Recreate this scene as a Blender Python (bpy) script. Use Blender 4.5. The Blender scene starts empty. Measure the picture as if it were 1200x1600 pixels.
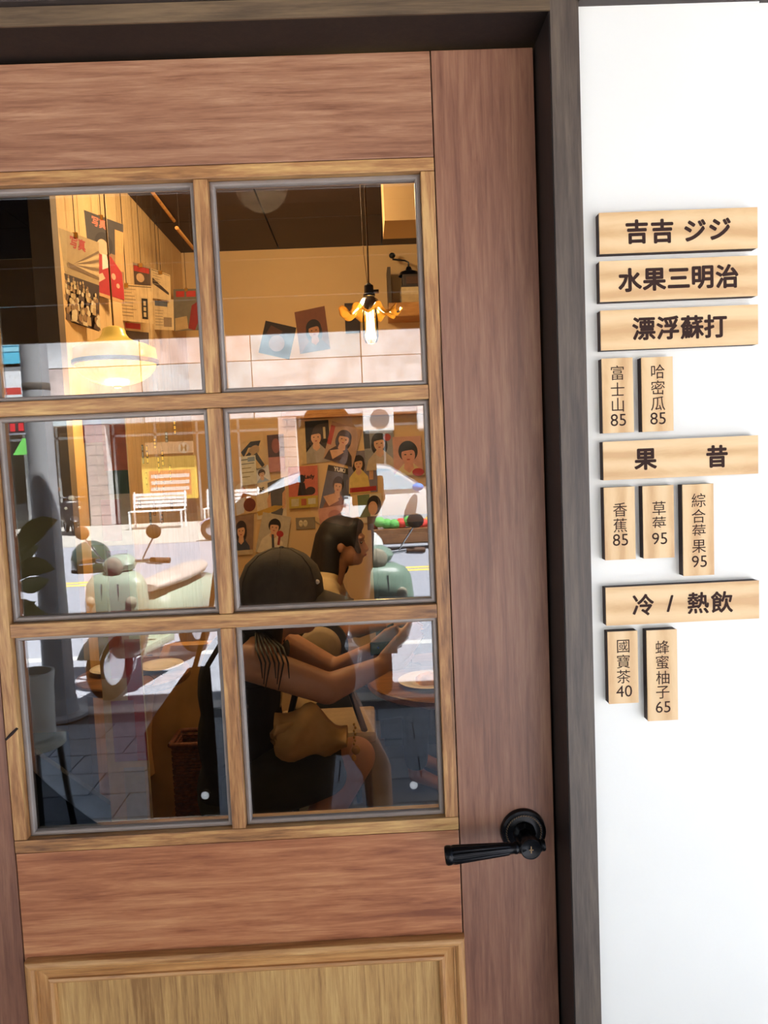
import bpy, bmesh, math, random
from mathutils import Vector, Matrix
random.seed(7)
R = math.radians
SC = bpy.context.scene
COL = SC.collection

# ------------------------------------------------------------------ camera
F = 1155.88
CAM = Vector((0.0, -1.05, 1.55))
ROT = (Matrix.Rotation(R(-1.2263), 3, 'Z') @ Matrix.Rotation(R(-4.2738), 3, 'X') @ Matrix.Rotation(R(2.4994), 3, 'Y'))
cd = bpy.data.cameras.new('camera'); co = bpy.data.objects.new('camera', cd); COL.objects.link(co)
right, fwd, up = ROT @ Vector((1, 0, 0)), ROT @ Vector((0, 1, 0)), ROT @ Vector((0, 0, 1))
mw = Matrix((right, up, -fwd)).transposed().to_4x4(); mw.translation = CAM
co.matrix_world = mw
cd.sensor_fit = 'AUTO'; cd.sensor_width = 36.0; cd.lens = F / 1600 * 36.0
cd.clip_start = 0.004; cd.clip_end = 200
SC.camera = co

# ------------------------------------------------------------------ world, sun, exposure
w = bpy.data.worlds.new('sky'); SC.world = w; w.use_nodes = True
wn = w.node_tree; wn.nodes.clear()
wo = wn.nodes.new('ShaderNodeOutputWorld'); wb = wn.nodes.new('ShaderNodeBackground'); sk = wn.nodes.new('ShaderNodeTexSky')
sk.sky_type = 'NISHITA'; sk.sun_disc = False; sk.sun_elevation = R(76); sk.sun_rotation = R(200); sk.dust_density = 2.0
wb.inputs['Strength'].default_value = 0.35
wn.links.new(sk.outputs[0], wb.inputs[0]); wn.links.new(wb.outputs[0], wo.inputs[0])
sd = bpy.data.lights.new('sun', 'SUN'); sd.energy = 44; sd.angle = R(0.6); sd.color = (1.0, 0.975, 0.96)
so = bpy.data.objects.new('sun', sd); COL.objects.link(so)
so.rotation_euler = Vector((-0.30, -0.27, -0.91)).to_track_quat('-Z', 'Y').to_euler()
SC.view_settings.view_transform = 'Standard'; SC.view_settings.look = 'None'
SC.view_settings.gamma = 1.0; SC.view_settings.use_curve_mapping = False
SC.view_settings.exposure = -0.02
SC.cycles.use_denoising = True
SC.cycles.max_bounces = 10; SC.cycles.transparent_max_bounces = 16; SC.cycles.diffuse_bounces = 5; SC.cycles.glossy_bounces = 5
SC.cycles.sample_clamp_indirect = 8.0

YG = 0.0185           # plane of the door glass
def ray(px, py):
    return ROT @ Vector(((px - 600) / F, 1.0, -(py - 800) / F))
def at(px, py, Y):    # point of the pixel's ray on the plane y = Y (inside the shop)
    d = ray(px, py); return CAM + d * ((Y - CAM.y) / d.y)
def atx(px, py, X):   # on the plane x = X
    d = ray(px, py); return CAM + d * (X / d.x)
def rv(px, py, Y):    # a thing in the street, seen as a reflection Y behind the glass
    p = at(px, py, Y); return Vector((p.x, 2 * YG - p.y, p.z))
def rg(px, py, z=0.0):
    d = ray(px, py); p = CAM + d * ((z - CAM.z) / d.z); return Vector((p.x, 2 * YG - p.y, z))

# ------------------------------------------------------------------ materials
def srgb(r, g, b):
    f = lambda c: (c / 255 / 12.92) if c / 255 <= 0.04045 else ((c / 255 + 0.055) / 1.055) ** 2.4
    return (f(r), f(g), f(b), 1)
MATS = {}
def mat(name, col, rough=0.6, metal=0.0, var=0.06, vscale=9.0, bump=0.0, bscale=60.0, emit=None, es=0.0, coat=0.0, stretch=None, spec=0.5):
    if name in MATS: return MATS[name]
    m = bpy.data.materials.new(name); m.use_nodes = True; nt = m.node_tree; b = nt.nodes['Principled BSDF']
    c = srgb(*col)
    b.inputs['Roughness'].default_value = rough; b.inputs['Metallic'].default_value = metal
    b.inputs['Coat Weight'].default_value = coat; b.inputs['Specular IOR Level'].default_value = spec
    tc = nt.nodes.new('ShaderNodeTexCoord'); mp = nt.nodes.new('ShaderNodeMapping')
    if stretch: mp.inputs['Scale'].default_value = stretch
    nt.links.new(tc.outputs['Object'], mp.inputs['Vector'])
    if var:
        n = nt.nodes.new('ShaderNodeTexNoise'); n.inputs['Scale'].default_value = vscale; n.inputs['Detail'].default_value = 5
        r = nt.nodes.new('ShaderNodeValToRGB')
        k0, k1 = 1 - 2.2 * var, 1 + 1.6 * var
        r.color_ramp.elements[0].position = 0.3; r.color_ramp.elements[1].position = 0.7
        r.color_ramp.elements[0].color = (c[0] * k0, c[1] * k0, c[2] * k0, 1)
        r.color_ramp.elements[1].color = (min(1, c[0] * k1), min(1, c[1] * k1), min(1, c[2] * k1), 1)
        nt.links.new(mp.outputs[0], n.inputs['Vector']); nt.links.new(n.outputs[0], r.inputs[0]); nt.links.new(r.outputs[0], b.inputs['Base Color'])
    else:
        b.inputs['Base Color'].default_value = c
    if bump:
        n2 = nt.nodes.new('ShaderNodeTexNoise'); n2.inputs['Scale'].default_value = bscale; n2.inputs['Detail'].default_value = 4
        bp = nt.nodes.new('ShaderNodeBump'); bp.inputs['Strength'].default_value = bump; bp.inputs['Distance'].default_value = 0.004
        nt.links.new(mp.outputs[0], n2.inputs['Vector']); nt.links.new(n2.outputs[0], bp.inputs['Height']); nt.links.new(bp.outputs[0], b.inputs['Normal'])
    if emit:
        b.inputs['Emission Color'].default_value = srgb(*emit); b.inputs['Emission Strength'].default_value = es
    MATS[name] = m; return m

def wood(name, dark, mid, light, axis='X', rough=0.42, fine=1.0, ring=0.0, seed=0.0, big=0.5, contrast=1.0, coat=0.0):
    """streaked wood, grain along the named axis"""
    if name in MATS: return MATS[name]
    m = bpy.data.materials.new(name); m.use_nodes = True; nt = m.node_tree; b = nt.nodes['Principled BSDF']; L = nt.links
    b.inputs['Roughness'].default_value = rough; b.inputs['Coat Weight'].default_value = coat
    tc = nt.nodes.new('ShaderNodeTexCoord')
    def mapped(al, ac):
        mp = nt.nodes.new('ShaderNodeMapping')
        mp.inputs['Scale'].default_value = {'X': (al, ac, ac), 'Z': (ac, ac, al), 'Y': (ac, al, ac)}[axis]
        mp.inputs['Location'].default_value = (seed, seed * 1.7, seed * 0.6)
        L.new(tc.outputs['Object'], mp.inputs['Vector']); return mp
    def noise(al, ac, det=6, dist=0.0, ro=0.6):
        n = nt.nodes.new('ShaderNodeTexNoise'); n.inputs['Scale'].default_value = 1.0; n.inputs['Detail'].default_value = det
        n.inputs['Distortion'].default_value = dist; n.inputs['Roughness'].default_value = ro
        L.new(mapped(al, ac).outputs[0], n.inputs['Vector']); return n
    n1 = noise(6.0, 85.0 * fine, 8, 0.5, 0.65); n2 = noise(26.0, 420.0 * fine, 3, 0.2); n3 = noise(1.6, 7.0, 4, 1.2)
    mx = nt.nodes.new('ShaderNodeMath'); mx.operation = 'MULTIPLY_ADD'; mx.inputs[1].default_value = 0.34 * contrast
    L.new(n2.outputs[0], mx.inputs[0]); L.new(n1.outputs[0], mx.inputs[2])
    m2 = nt.nodes.new('ShaderNodeMath'); m2.operation = 'MULTIPLY_ADD'; m2.inputs[1].default_value = big
    L.new(n3.outputs[0], m2.inputs[0]); L.new(mx.outputs[0], m2.inputs[2])
    src = m2
    if ring:
        wv = nt.nodes.new('ShaderNodeTexWave'); wv.wave_type = 'BANDS'; wv.bands_direction = {'X': 'Z', 'Z': 'X', 'Y': 'X'}[axis]
        wv.inputs['Scale'].default_value = ring; wv.inputs['Distortion'].default_value = 6.0; wv.inputs['Detail'].default_value = 2; wv.inputs['Detail Scale'].default_value = 0.7
        L.new(mapped(2.2, 14.0).outputs[0], wv.inputs['Vector'])
        m3 = nt.nodes.new('ShaderNodeMath'); m3.operation = 'MULTIPLY_ADD'; m3.inputs[1].default_value = 0.35
        L.new(wv.outputs[0], m3.inputs[0]); L.new(m2.outputs[0], m3.inputs[2]); src = m3
    tot = 0.5 + 0.17 * contrast + 0.5 * big + (0.17 if ring else 0)
    sub = nt.nodes.new('ShaderNodeMath'); sub.operation = 'SUBTRACT'; sub.inputs[1].default_value = tot - 0.5; L.new(src.outputs[0], sub.inputs[0])
    r = nt.nodes.new('ShaderNodeValToRGB'); cr = r.color_ramp
    cr.elements[0].position = 0.28; cr.elements[0].color = srgb(*dark); cr.elements[1].position = 0.74; cr.elements[1].color = srgb(*light)
    e = cr.elements.new(0.5); e.color = srgb(*mid)
    L.new(sub.outputs[0], r.inputs[0]); L.new(r.outputs[0], b.inputs['Base Color'])
    bp = nt.nodes.new('ShaderNodeBump'); bp.inputs['Strength'].default_value = 0.18; bp.inputs['Distance'].default_value = 0.0012
    L.new(mx.outputs[0], bp.inputs['Height']); L.new(bp.outputs[0], b.inputs['Normal'])
    MATS[name] = m; return m

def glass_pane(name, refl_ior=1.88, tint=(0.97, 0.985, 0.98)):
    if name in MATS: return MATS[name]
    m = bpy.data.materials.new(name); m.use_nodes = True; nt = m.node_tree; nt.nodes.clear(); L = nt.links
    o = nt.nodes.new('ShaderNodeOutputMaterial'); mx = nt.nodes.new('ShaderNodeMixShader'); tr = nt.nodes.new('ShaderNodeBsdfTransparent')
    gl = nt.nodes.new('ShaderNodeBsdfGlossy'); fr = nt.nodes.new('ShaderNodeFresnel')
    fr.inputs['IOR'].default_value = refl_ior; gl.inputs['Roughness'].default_value = 0.0; tr.inputs['Color'].default_value = (*tint, 1)
    L.new(fr.outputs[0], mx.inputs[0]); L.new(tr.outputs[0], mx.inputs[1]); L.new(gl.outputs[0], mx.inputs[2]); L.new(mx.outputs[0], o.inputs[0])
    MATS[name] = m; return m

# ------------------------------------------------------------------ mesh helpers
class MB:
    def __init__(s): s.v = []; s.f = []; s.mi = []; s.cur = 0
    def add(s, vs, fs):
        o = len(s.v); s.v += [Vector(p) for p in vs]
        for f in fs: s.f.append([o + i for i in f]); s.mi.append(s.cur)
        return s
    def box(s, a, b, T=None, c=0.0):
        x0, x1 = sorted((a[0], b[0])); y0, y1 = sorted((a[1], b[1])); z0, z1 = sorted((a[2], b[2]))
        if c > 0:
            bm = bmesh.new(); bmesh.ops.create_cube(bm, size=1)
            for v in bm.verts: v.co = Vector((x0 + (v.co.x + .5) * (x1 - x0), y0 + (v.co.y + .5) * (y1 - y0), z0 + (v.co.z + .5) * (z1 - z0)))
            bmesh.ops.bevel(bm, geom=bm.edges[:], offset=c, segments=2, affect='EDGES', profile=0.6)
            return s.bm(bm, T)
        vs = [Vector((x, y, z)) for z in (z0, z1) for y in (y0, y1) for x in (x0, x1)]
        if T: vs = [T @ p for p in vs]
        return s.add(vs, [(0, 2, 3, 1), (4, 5, 7, 6), (0, 1, 5, 4), (2, 6, 7, 3), (0, 4, 6, 2), (1, 3, 7, 5)])
    def bm(s, bm, T=None):
        bm.verts.index_update(); s.add([(T @ v.co) if T else v.co.copy() for v in bm.verts], [[v.index for v in f.verts] for f in bm.faces]); bm.free(); return s
    def cyl(s, a, b, r0, r1=None, n=14, caps=True):
        a, b = Vector(a), Vector(b); r1 = r0 if r1 is None else r1; d = (b - a).normalized()
        u = d.orthogonal().normalized(); w_ = d.cross(u)
        vs = [c + (u * math.cos(t) + w_ * math.sin(t)) * r for c, r in ((a, r0), (b, r1)) for t in [2 * math.pi * i / n for i in range(n)]]
        fs = [(i, (i + 1) % n, n + (i + 1) % n, n + i) for i in range(n)]
        if caps: fs += [tuple(range(n - 1, -1, -1)), tuple(range(n, 2 * n))]
        return s.add(vs, fs)
    def tube(s, pts, rad, n=8):
        pts = [Vector(p) for p in pts]; rs = rad if isinstance(rad, (list, tuple)) else [rad] * len(pts)
        rings = []; u = None
        for i, p in enumerate(pts):
            d = (pts[min(i + 1, len(pts) - 1)] - pts[max(i - 1, 0)]).normalized()
            u = (u - d * u.dot(d)).normalized() if u else d.orthogonal().normalized()
            w_ = d.cross(u); rings.append([p + (u * math.cos(2 * math.pi * k / n) + w_ * math.sin(2 * math.pi * k / n)) * rs[i] for k in range(n)])
        return s.loft(rings)
    def loft(s, rings, cap=True):
        n = len(rings[0]); vs = [p for r in rings for p in r]; fs = []
        for i in range(len(rings) - 1):
            for k in range(n): fs.append((i * n + k, i * n + (k + 1) % n, (i + 1) * n + (k + 1) % n, (i + 1) * n + k))
        if cap: fs += [tuple(range(n - 1, -1, -1)), tuple((len(rings) - 1) * n + k for k in range(n))]
        return s.add(vs, fs)
    def lathe(s, prof, o, n=40, T=None, wav=None):
        o = Vector(o); rings = []
        for r, z in prof:
            ring = []
            for k in range(n):
                t = 2 * math.pi * k / n; q = wav(t, r, z) if wav else (r, z)
                p = Vector((q[0] * math.cos(t), q[0] * math.sin(t), q[1]))
                ring.append(o + (T @ p if T else p))
            rings.append(ring)
        return s.loft(rings, cap=False)
    def ell(s, c, r, n=20, m=12, T=None):
        c = Vector(c); rings = []
        for j in range(m + 1):
            ph = -math.pi / 2 + math.pi * j / m; cs = max(1e-3, math.cos(ph)); ring = []
            for k in range(n):
                t = 2 * math.pi * k / n; p = Vector((r[0] * cs * math.cos(t), r[1] * cs * math.sin(t), r[2] * math.sin(ph)))
                ring.append(c + (T @ p if T else p))
            rings.append(ring)
        return s.loft(rings)
    def prism(s, poly, off):
        off = Vector(off); n = len(poly); vs = [Vector(p) for p in poly] + [Vector(p) + off for p in poly]
        return s.add(vs, [tuple(range(n - 1, -1, -1)), tuple(range(n, 2 * n))] + [(i, (i + 1) % n, n + (i + 1) % n, n + i) for i in range(n)])
    def poly(s, pts): return s.add(pts, [tuple(range(len(pts)))])
    def build(s, name, m, parent=None, smooth=None, rel=True):
        me = bpy.data.meshes.new(name); me.from_pydata([tuple(p) for p in s.v], [], s.f); me.update()
        ms = m if isinstance(m, (list, tuple)) else [m]
        for q in ms: me.materials.append(q)
        if len(ms) > 1: me.polygons.foreach_set('material_index', s.mi)
        bm = bmesh.new(); bm.from_mesh(me); bmesh.ops.recalc_face_normals(bm, faces=bm.faces[:])
        bm.to_mesh(me); bm.free()
        if smooth:
            me.polygons.foreach_set('use_smooth', [True] * len(me.polygons)); me.set_sharp_from_angle(angle=R(smooth))
        o = bpy.data.objects.new(name, me); COL.objects.link(o)
        if parent: adopt(o, parent, rel)
        return o
def wmat(o):
    return o.matrix_basis if o.parent is None else wmat(o.parent) @ o.matrix_parent_inverse @ o.matrix_basis
def adopt(o, parent, rel=True):
    o.parent = parent
    if rel: o.matrix_parent_inverse = wmat(parent).inverted()
def thing(name, label, cat, loc=(0, 0, 0), rz=0.0, group=None, kind=None):
    o = bpy.data.objects.new(name, None); COL.objects.link(o); o.empty_display_size = 0.05
    o.location = loc; o.rotation_euler = (0, 0, rz); tag(o, label, cat, group, kind); return o
def tag(o, label=None, cat=None, group=None, kind=None):
    if label: o['label'] = label
    if cat: o['category'] = cat
    if group: o['group'] = group
    if kind: o['kind'] = kind
    return o
def struct(o, label, cat): return tag(o, label, cat, None, 'structure')
def blob(name, parts, m, parent=None, voxel=0.008, smooth=6, rel=True):
    """one continuous surface grown over tapered capsules ('c', a, b, ra, rb) and ellipsoids ('e', centre, radii[, matrix])"""
    b = MB()
    for q in parts:
        if q[0] == 'c':
            a, c = Vector(q[1]), Vector(q[2]); n = max(2, int((c - a).length / max(0.006, min(q[3], q[4]) * 0.6)) + 1)
            b.cyl(a, c, q[3], q[4], 14); b.ell(a, (q[3],) * 3, 14, 8); b.ell(c, (q[4],) * 3, 14, 8)
        else:
            b.ell(q[1], q[2], 20, 12, q[3] if len(q) > 3 else None)
    o = b.build(name, m)
    md = o.modifiers.new('r', 'REMESH'); md.mode = 'VOXEL'; md.voxel_size = voxel; md.use_smooth_shade = True
    ms = o.modifiers.new('s', 'SMOOTH'); ms.iterations = smooth; ms.factor = 0.5
    dg = bpy.context.evaluated_depsgraph_get(); me = bpy.data.meshes.new_from_object(o.evaluated_get(dg))
    o.modifiers.clear(); old = o.data; o.data = me; me.name = name; bpy.data.meshes.remove(old)
    me.materials.clear(); me.materials.append(m)
    me.polygons.foreach_set('use_smooth', [True] * len(me.polygons))
    if parent: adopt(o, parent, rel)
    return o
def text_geo(b, s, size, origin, ux, uz, nrm, weight=0.0, wide=None):
    """lettering laid on a plane, centred on origin; bold strokes are thickened by overlaid outlines"""
    cu = bpy.data.curves.new('t', 'FONT'); cu.body = s; cu.size = size; cu.align_x = 'CENTER'; cu.align_y = 'CENTER'; cu.resolution_u = 3
    o = bpy.data.objects.new('t', cu); COL.objects.link(o)
    dg = bpy.context.evaluated_depsgraph_get(); me = bpy.data.meshes.new_from_object(o.evaluated_get(dg))
    xs = [v.co.x for v in me.vertices]; ys = [v.co.y for v in me.vertices]
    if xs:
        cx, cy = (min(xs) + max(xs)) / 2, (min(ys) + max(ys)) / 2; k = (wide / (max(xs) - min(xs))) if wide else 1.0
        sh = [(0, 0)] + ([(weight * math.cos(t * math.pi / 4), weight * math.sin(t * math.pi / 4)) for t in range(8)] if weight else [])
        for j, (dx, dy) in enumerate(sh):
            b.add([origin + ux * ((v.co.x - cx) * k + dx) + uz * ((v.co.y - cy) * k + dy) + nrm * (1 + j * 0.02) - ux.cross(uz) * (-0.00001 * j) for v in me.vertices], [list(p.vertices) for p in me.polygons])
    bpy.data.objects.remove(o); bpy.data.curves.remove(cu); bpy.data.meshes.remove(me)

X3, Y3, Z3 = Vector((1, 0, 0)), Vector((0, 1, 0)), Vector((0, 0, 1))

# ------------------------------------------------------------------ palette
W_RAIL = wood('rail_wood', (122, 78, 54), (155, 106, 77), (182, 136, 102), 'X', 0.42, 1.15, seed=1.0, big=0.4)
W_STILE = wood('stile_wood', (112, 72, 54), (136, 91, 68), (158, 112, 84), 'Z', 0.42, 1.2, seed=5.0, big=0.4)
W_LOCK = wood('lock_rail_wood', (128, 72, 44), (168, 104, 66), (198, 138, 92), 'X', 0.42, 1.1, seed=9.0, big=0.55)
W_FRX = wood('glazing_wood_x', (104, 66, 38), (168, 116, 68), (208, 164, 100), 'X', 0.45, 0.8, seed=3.0, big=0.6, contrast=1.4)
W_FRZ = wood('glazing_wood_z', (104, 66, 38), (164, 112, 66), (204, 158, 98), 'Z', 0.45, 0.8, seed=4.0, big=0.6, contrast=1.4)
W_MLX = wood('moulding_wood_x', (150, 100, 54), (190, 136, 80), (216, 170, 108), 'X', 0.4, 1.0, seed=12.0, big=0.3)
W_MLZ = wood('moulding_wood_z', (150, 100, 54), (190, 136, 80), (216, 170, 108), 'Z', 0.4, 1.0, seed=13.0, big=0.3)
W_PAN = wood('panel_wood', (146, 104, 58), (186, 142, 84), (212, 172, 108), 'Z', 0.5, 1.3, seed=14.0, big=0.8)
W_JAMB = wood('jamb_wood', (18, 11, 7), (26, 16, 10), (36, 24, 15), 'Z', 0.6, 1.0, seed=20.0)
W_CASE = wood('casing_wood', (62, 50, 42), (84, 70, 58), (104, 88, 72), 'Z', 0.5, 1.0, seed=21.0, big=0.5)
W_CASX = wood('casing_wood_x', (72, 56, 40), (98, 78, 56), (122, 98, 70), 'X', 0.5, 1.0, seed=22.0, big=0.5)
W_DKX = wood('head_board_wood', (46, 36, 32), (62, 50, 44), (76, 62, 54), 'X', 0.55, 1.0, seed=23.0)
M_BEAD = mat('glazing_bead', (138, 124, 114), 0.3, 0.0, 0.05, 30, coat=0.3)
M_BEADTOP = M_BEAD
M_GLASS = glass_pane('door_glass')
M_WHITE = mat('white_paint', (234, 229, 218), 0.35, 0, 0.012, 3, bump=0.04, bscale=90)
M_BLACK = mat('black', (16, 15, 15), 0.5, 0, 0.0)
M_GAP = mat('joint', (36, 20, 14), 0.9, 0, 0.0)
M_IRON = mat('dark_bronze', (30, 29, 30), 0.3, 0.75, 0.1, 40)
M_WORN = mat('worn_bronze', (150, 120, 88), 0.4, 0.8, 0.1, 60)

# ------------------------------------------------------------------ the shop front
ZB = 1.55
V1, V2, V3, V4, V5, V6, V7 = 0.1129, 0.0932, -0.2193, -0.1998, -0.5167, -0.5357, 0.2555
H1, H2, H3, H4, H5, H6, H7, H8, H9 = [ZB + h for h in (0.5517, 0.4083, 0.3901, 0.0985, 0.0785, -0.2148, -0.2345, -0.5333, -0.5527)]
V8 = -0.678
TH = 0.045; PF = -0.074; WP = -0.066
G = 0.0007
door = thing('door_1', 'brown wooden shop door with six glass panes and black lever handle', 'door', (V7, 0, 0), kind='structure')
def part(a, b, name, m, parent=door, c=0.0012): return MB().box(a, b, None, c).build(name, m, parent)
part((V1 + G, 0, 0.012), (V7 - 0.002, TH, H1 - 0.003), 'stile', W_STILE)
part((V8, 0, 0.012), (V6 - G, TH, H1 - 0.003), 'stile', W_STILE)
part((V6 + G, 0.0005, H2 + G), (V1 - G, TH, H1 - 0.003), 'top_rail', W_RAIL)
pTL, pTR = at(37, 1503, -0.012), at(726, 1467, -0.012)
MZ = (pTL.z + pTR.z) / 2; MX0, MX1 = pTL.x, pTR.x
part((V6 + G, 0.0005, MZ - 0.03), (V1 - G, TH, H9 - G), 'lock_rail', W_LOCK)
part((V6 + G, 0.0005, 0.012), (V1 - G, TH, 0.17), 'bottom_rail', W_LOCK)
MB().box((V8 + 0.002, 0.006, 0.02), (V7 - 0.004, TH - 0.006, H9 - 0.004)).build('door_core', M_GAP, door)
# glazing frame (members stand a hair proud of the rails)
part((V6 + G, -0.001, H3), (V1 - G, TH, H2 - G), 'glazing_frame_top', W_FRX)
part((V6 + G, -0.001, H9 + G), (V1 - G, TH, H8), 'glazing_frame_bottom', W_FRX)
part((V6 + G, -0.001, H8 + G), (V5, TH, H3 - G), 'glazing_frame_side', W_FRZ)
part((V2, -0.001, H8 + G), (V1 - G, TH, H3 - G), 'glazing_frame_side', W_FRZ)
for z0, z1 in ((H5, H4), (H7, H6)): part((V5 + G, -0.0015, z0), (V2 - G, TH, z1), 'glazing_bar', W_FRX)
for z0, z1 in ((H4, H3), (H6, H5), (H8, H7)): part((V3, -0.001, z0 + G), (V4, TH, z1 - G), 'glazing_bar', W_FRZ)
ROWS = ((H4, H3), (H6, H5), (H8, H7)); COLS = ((V5, V3), (V4, V2))
for z0, z1 in ROWS:
    for x0, x1 in COLS:
        pane = MB().box((x0 - 0.003, YG, z0 - 0.003), (x1 + 0.003, YG + 0.004, z1 + 0.003)).build('glass_pane', M_GLASS, door)
        # rounded bead, mitred round the opening
        prof = [(0, YG - 0.0004), (0, YG - 0.0065)] + [(0.0075 * math.sin(R(t)), YG - 0.0065 * math.cos(R(t)) - 0.0004) for t in (20, 45, 65, 80)] + [(0.0078, YG - 0.0004)]
        prof = [(0.0, 0.0122)] + [(0.0045 - 0.0045 * math.cos(R(t)), 0.0122 - 0.0022 * math.sin(R(t))) for t in (30, 60, 90)] + [(0.0045 + 0.0030 * math.sin(R(t)), 0.0128 - 0.0028 * math.cos(R(t))) for t in (20, 45, 70)] + [(0.0078, YG - 0.0003), (0, YG - 0.0003)]
        rings = [[Vector((cx + sx * o_, y_, cz + sz * o_)) for o_, y_ in prof] for cx, cz, sx, sz in ((x0, z0, 1, 1), (x1, z0, -1, 1), (x1, z1, -1, -1), (x0, z1, 1, -1))]
        MB().loft(rings + [rings[0]], cap=False).build('glazing_bead', M_BEAD, pane, 40)
# little etched maker's marks on the glass
M_ETCH = mat('etched_mark', (236, 238, 238), 0.7, 0, 0)
for px, py in ((320.5, 1243), (646.5, 1227)):
    c = at(px, py, YG - 0.0002); b = MB()
    for k in range(14):
        t = 2 * math.pi * k / 14; d = Vector((math.cos(t), 0, math.sin(t))); e = Vector((-math.sin(t), 0, math.cos(t)))
        b.poly([c + d * 0.0040 - e * 0.0004, c + d * 0.0058 - e * 0.0006, c + d * 0.0058 + e * 0.0006, c + d * 0.0040 + e * 0.0004])
    for r_ in (0.0024,):
        n = 16
        for k in range(n):
            t0, t1 = 2 * math.pi * k / n, 2 * math.pi * (k + 1) / n
            q = lambda r, t: c + Vector((r * math.cos(t), 0, r * math.sin(t)))
            b.poly([q(r_, t0), q(r_ + 0.0008, t0), q(r_ + 0.0008, t1), q(r_, t1)])
    b.poly([c + Vector((-0.0018, 0, 0)), c + Vector((0, 0, -0.0015)), c + Vector((0.0018, 0, 0)), c + Vector((0, 0, 0.0015))])
    b.build('etched_mark', M_ETCH, door)
# raised moulding and panel below
prof = [(0.0, 0.0), (0.0, -0.010)] + [(0.006 - 0.006 * math.cos(R(t)), -0.010 - 0.005 * math.sin(R(t))) for t in (35, 65, 90)] + [(0.010, -0.0148), (0.0135, -0.011), (0.0138, -0.0085), (0.0165, -0.0085), (0.0168, -0.0055), (0.024, -0.0035), (0.0300, -0.004), (0.0305, -0.0075), (0.034, -0.009), (0.0375, -0.0065), (0.039, -0.001), (0.039, 0.004)]
z0_ = 0.17
crn = ((MX0, MZ, 1, -1), (MX1, MZ, -1, -1), (MX1, z0_, -1, 1), (MX0, z0_, 1, 1))
ring = [[Vector((cx + sx * o_, y_, cz + sz * o_)) for o_, y_ in prof] for cx, cz, sx, sz in crn]
for i, m in ((0, W_MLX), (1, W_MLZ), (2, W_MLX), (3, W_MLZ)):
    MB().loft([ring[i], ring[(i + 1) % 4]], cap=False).build('panel_moulding', m, door, 30)
part((MX0 + 0.038, 0.002, z0_ + 0.038), (MX1 - 0.038, 0.016, MZ - 0.038), 'door_panel', W_PAN, c=0)
# small nick in the frame wood
a_, b_ = at(9, 1156, -0.0015), at(27, 1138, -0.0015)
MB().tube([a_, (a_ + b_) / 2, b_], [0.0016, 0.0024, 0.0018], 6).build('wood_nick', M_GAP, door)
# lever handle
hd = thing('door_handle', None, None, at(817, 1297, 0)); adopt(hd, door); hd.matrix_parent_inverse = wmat(door).inverted()
hd['label'] = 'dark bronze fluted lever handle with round rose'
c = at(817, 1297, 0); RXm = Matrix.Rotation(R(90), 3, 'X')   # lathe axis z -> -y
b = MB(); b.lathe([(0.0005, 0.0075), (0.012, 0.0078), (0.022, 0.0085), (0.0235, 0.0075), (0.0275, 0.0075), (0.029, 0.009), (0.0325, 0.0075), (0.0335, 0.003), (0.0335, 0.0)], c, 56, RXm)
b.build('rose', M_IRON, hd, 40)
b = MB(); n = 44
for k in range(n):
    t = 2 * math.pi * k / n; r_ = 0.0255
    p = c + Vector((r_ * math.cos(t), -0.0078, r_ * math.sin(t))); d = Vector((-math.sin(t + 0.5), 0, math.cos(t + 0.5)))
    T_ = Matrix.Rotation(-(t + math.pi / 2 + 0.5), 3, 'Y'); b.ell(p, (0.0021, 0.0011, 0.0008), 8, 5, T_)
b.build('rope_ring', M_WORN, hd, 60)
hub = at(831, 1324, -0.052); hub.x = c.x + 0.001; hub.z = c.z - 0.0005; hub = Vector((c.x, -0.052, c.z))
b = MB(); b.lathe([(0.017, 0.006), (0.0165, 0.012), (0.011, 0.017), (0.0105, 0.03), (0.0125, 0.036), (0.0145, 0.039), (0.0150, 0.050), (0.0145, 0.0525), (0.0148, 0.0545), (0.0138, 0.0555), (0.0125, 0.0545), (0.0005, 0.0545)], c, 32, RXm, lambda t, r, z: (r * (1 + (0.05 * math.cos(8 * t) if 0.012 <= z <= 0.034 else 0)), z))
b.build('neck', M_IRON, hd, 40)
b = MB(); b.box(hub + Vector((-0.0006, -0.0042, -0.005)), hub + Vector((0.0006, -0.0026, 0.005))); b.box(hub + Vector((-0.003, -0.0042, -0.0006)), hub + Vector((0.003, -0.0026, 0.0006)))
b.build('cap_mark', M_WORN, hd)
ld = (Vector((-1, -0.02, -0.045))).normalized(); hc = Vector((c.x, -0.046, c.z))
fl = lambda t, r, z: (r * (1 + (0.045 * math.cos(14 * t) if 0.03 < z < 0.110 else 0)), z)
T_ = ld.to_track_quat('Z', 'Y').to_matrix()
b = MB(); b.lathe([(0.0005, -0.022), (0.0075, -0.0215), (0.0085, -0.019), (0.0075, -0.017), (0.0088, -0.015), (0.007, -0.012), (0.0088, 0.012), (0.0068, 0.016), (0.0085, 0.019), (0.0085, 0.021), (0.0072, 0.024), (0.0078, 0.029), (0.0085, 0.031), (0.0105, 0.07), (0.0126, 0.108), (0.0122, 0.111), (0.0132, 0.113), (0.0134, 0.118), (0.0120, 0.1205), (0.0105, 0.119), (0.0005, 0.120)], hc, 84, T_, fl)
b.build('lever', M_IRON, hd, 35)

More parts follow.
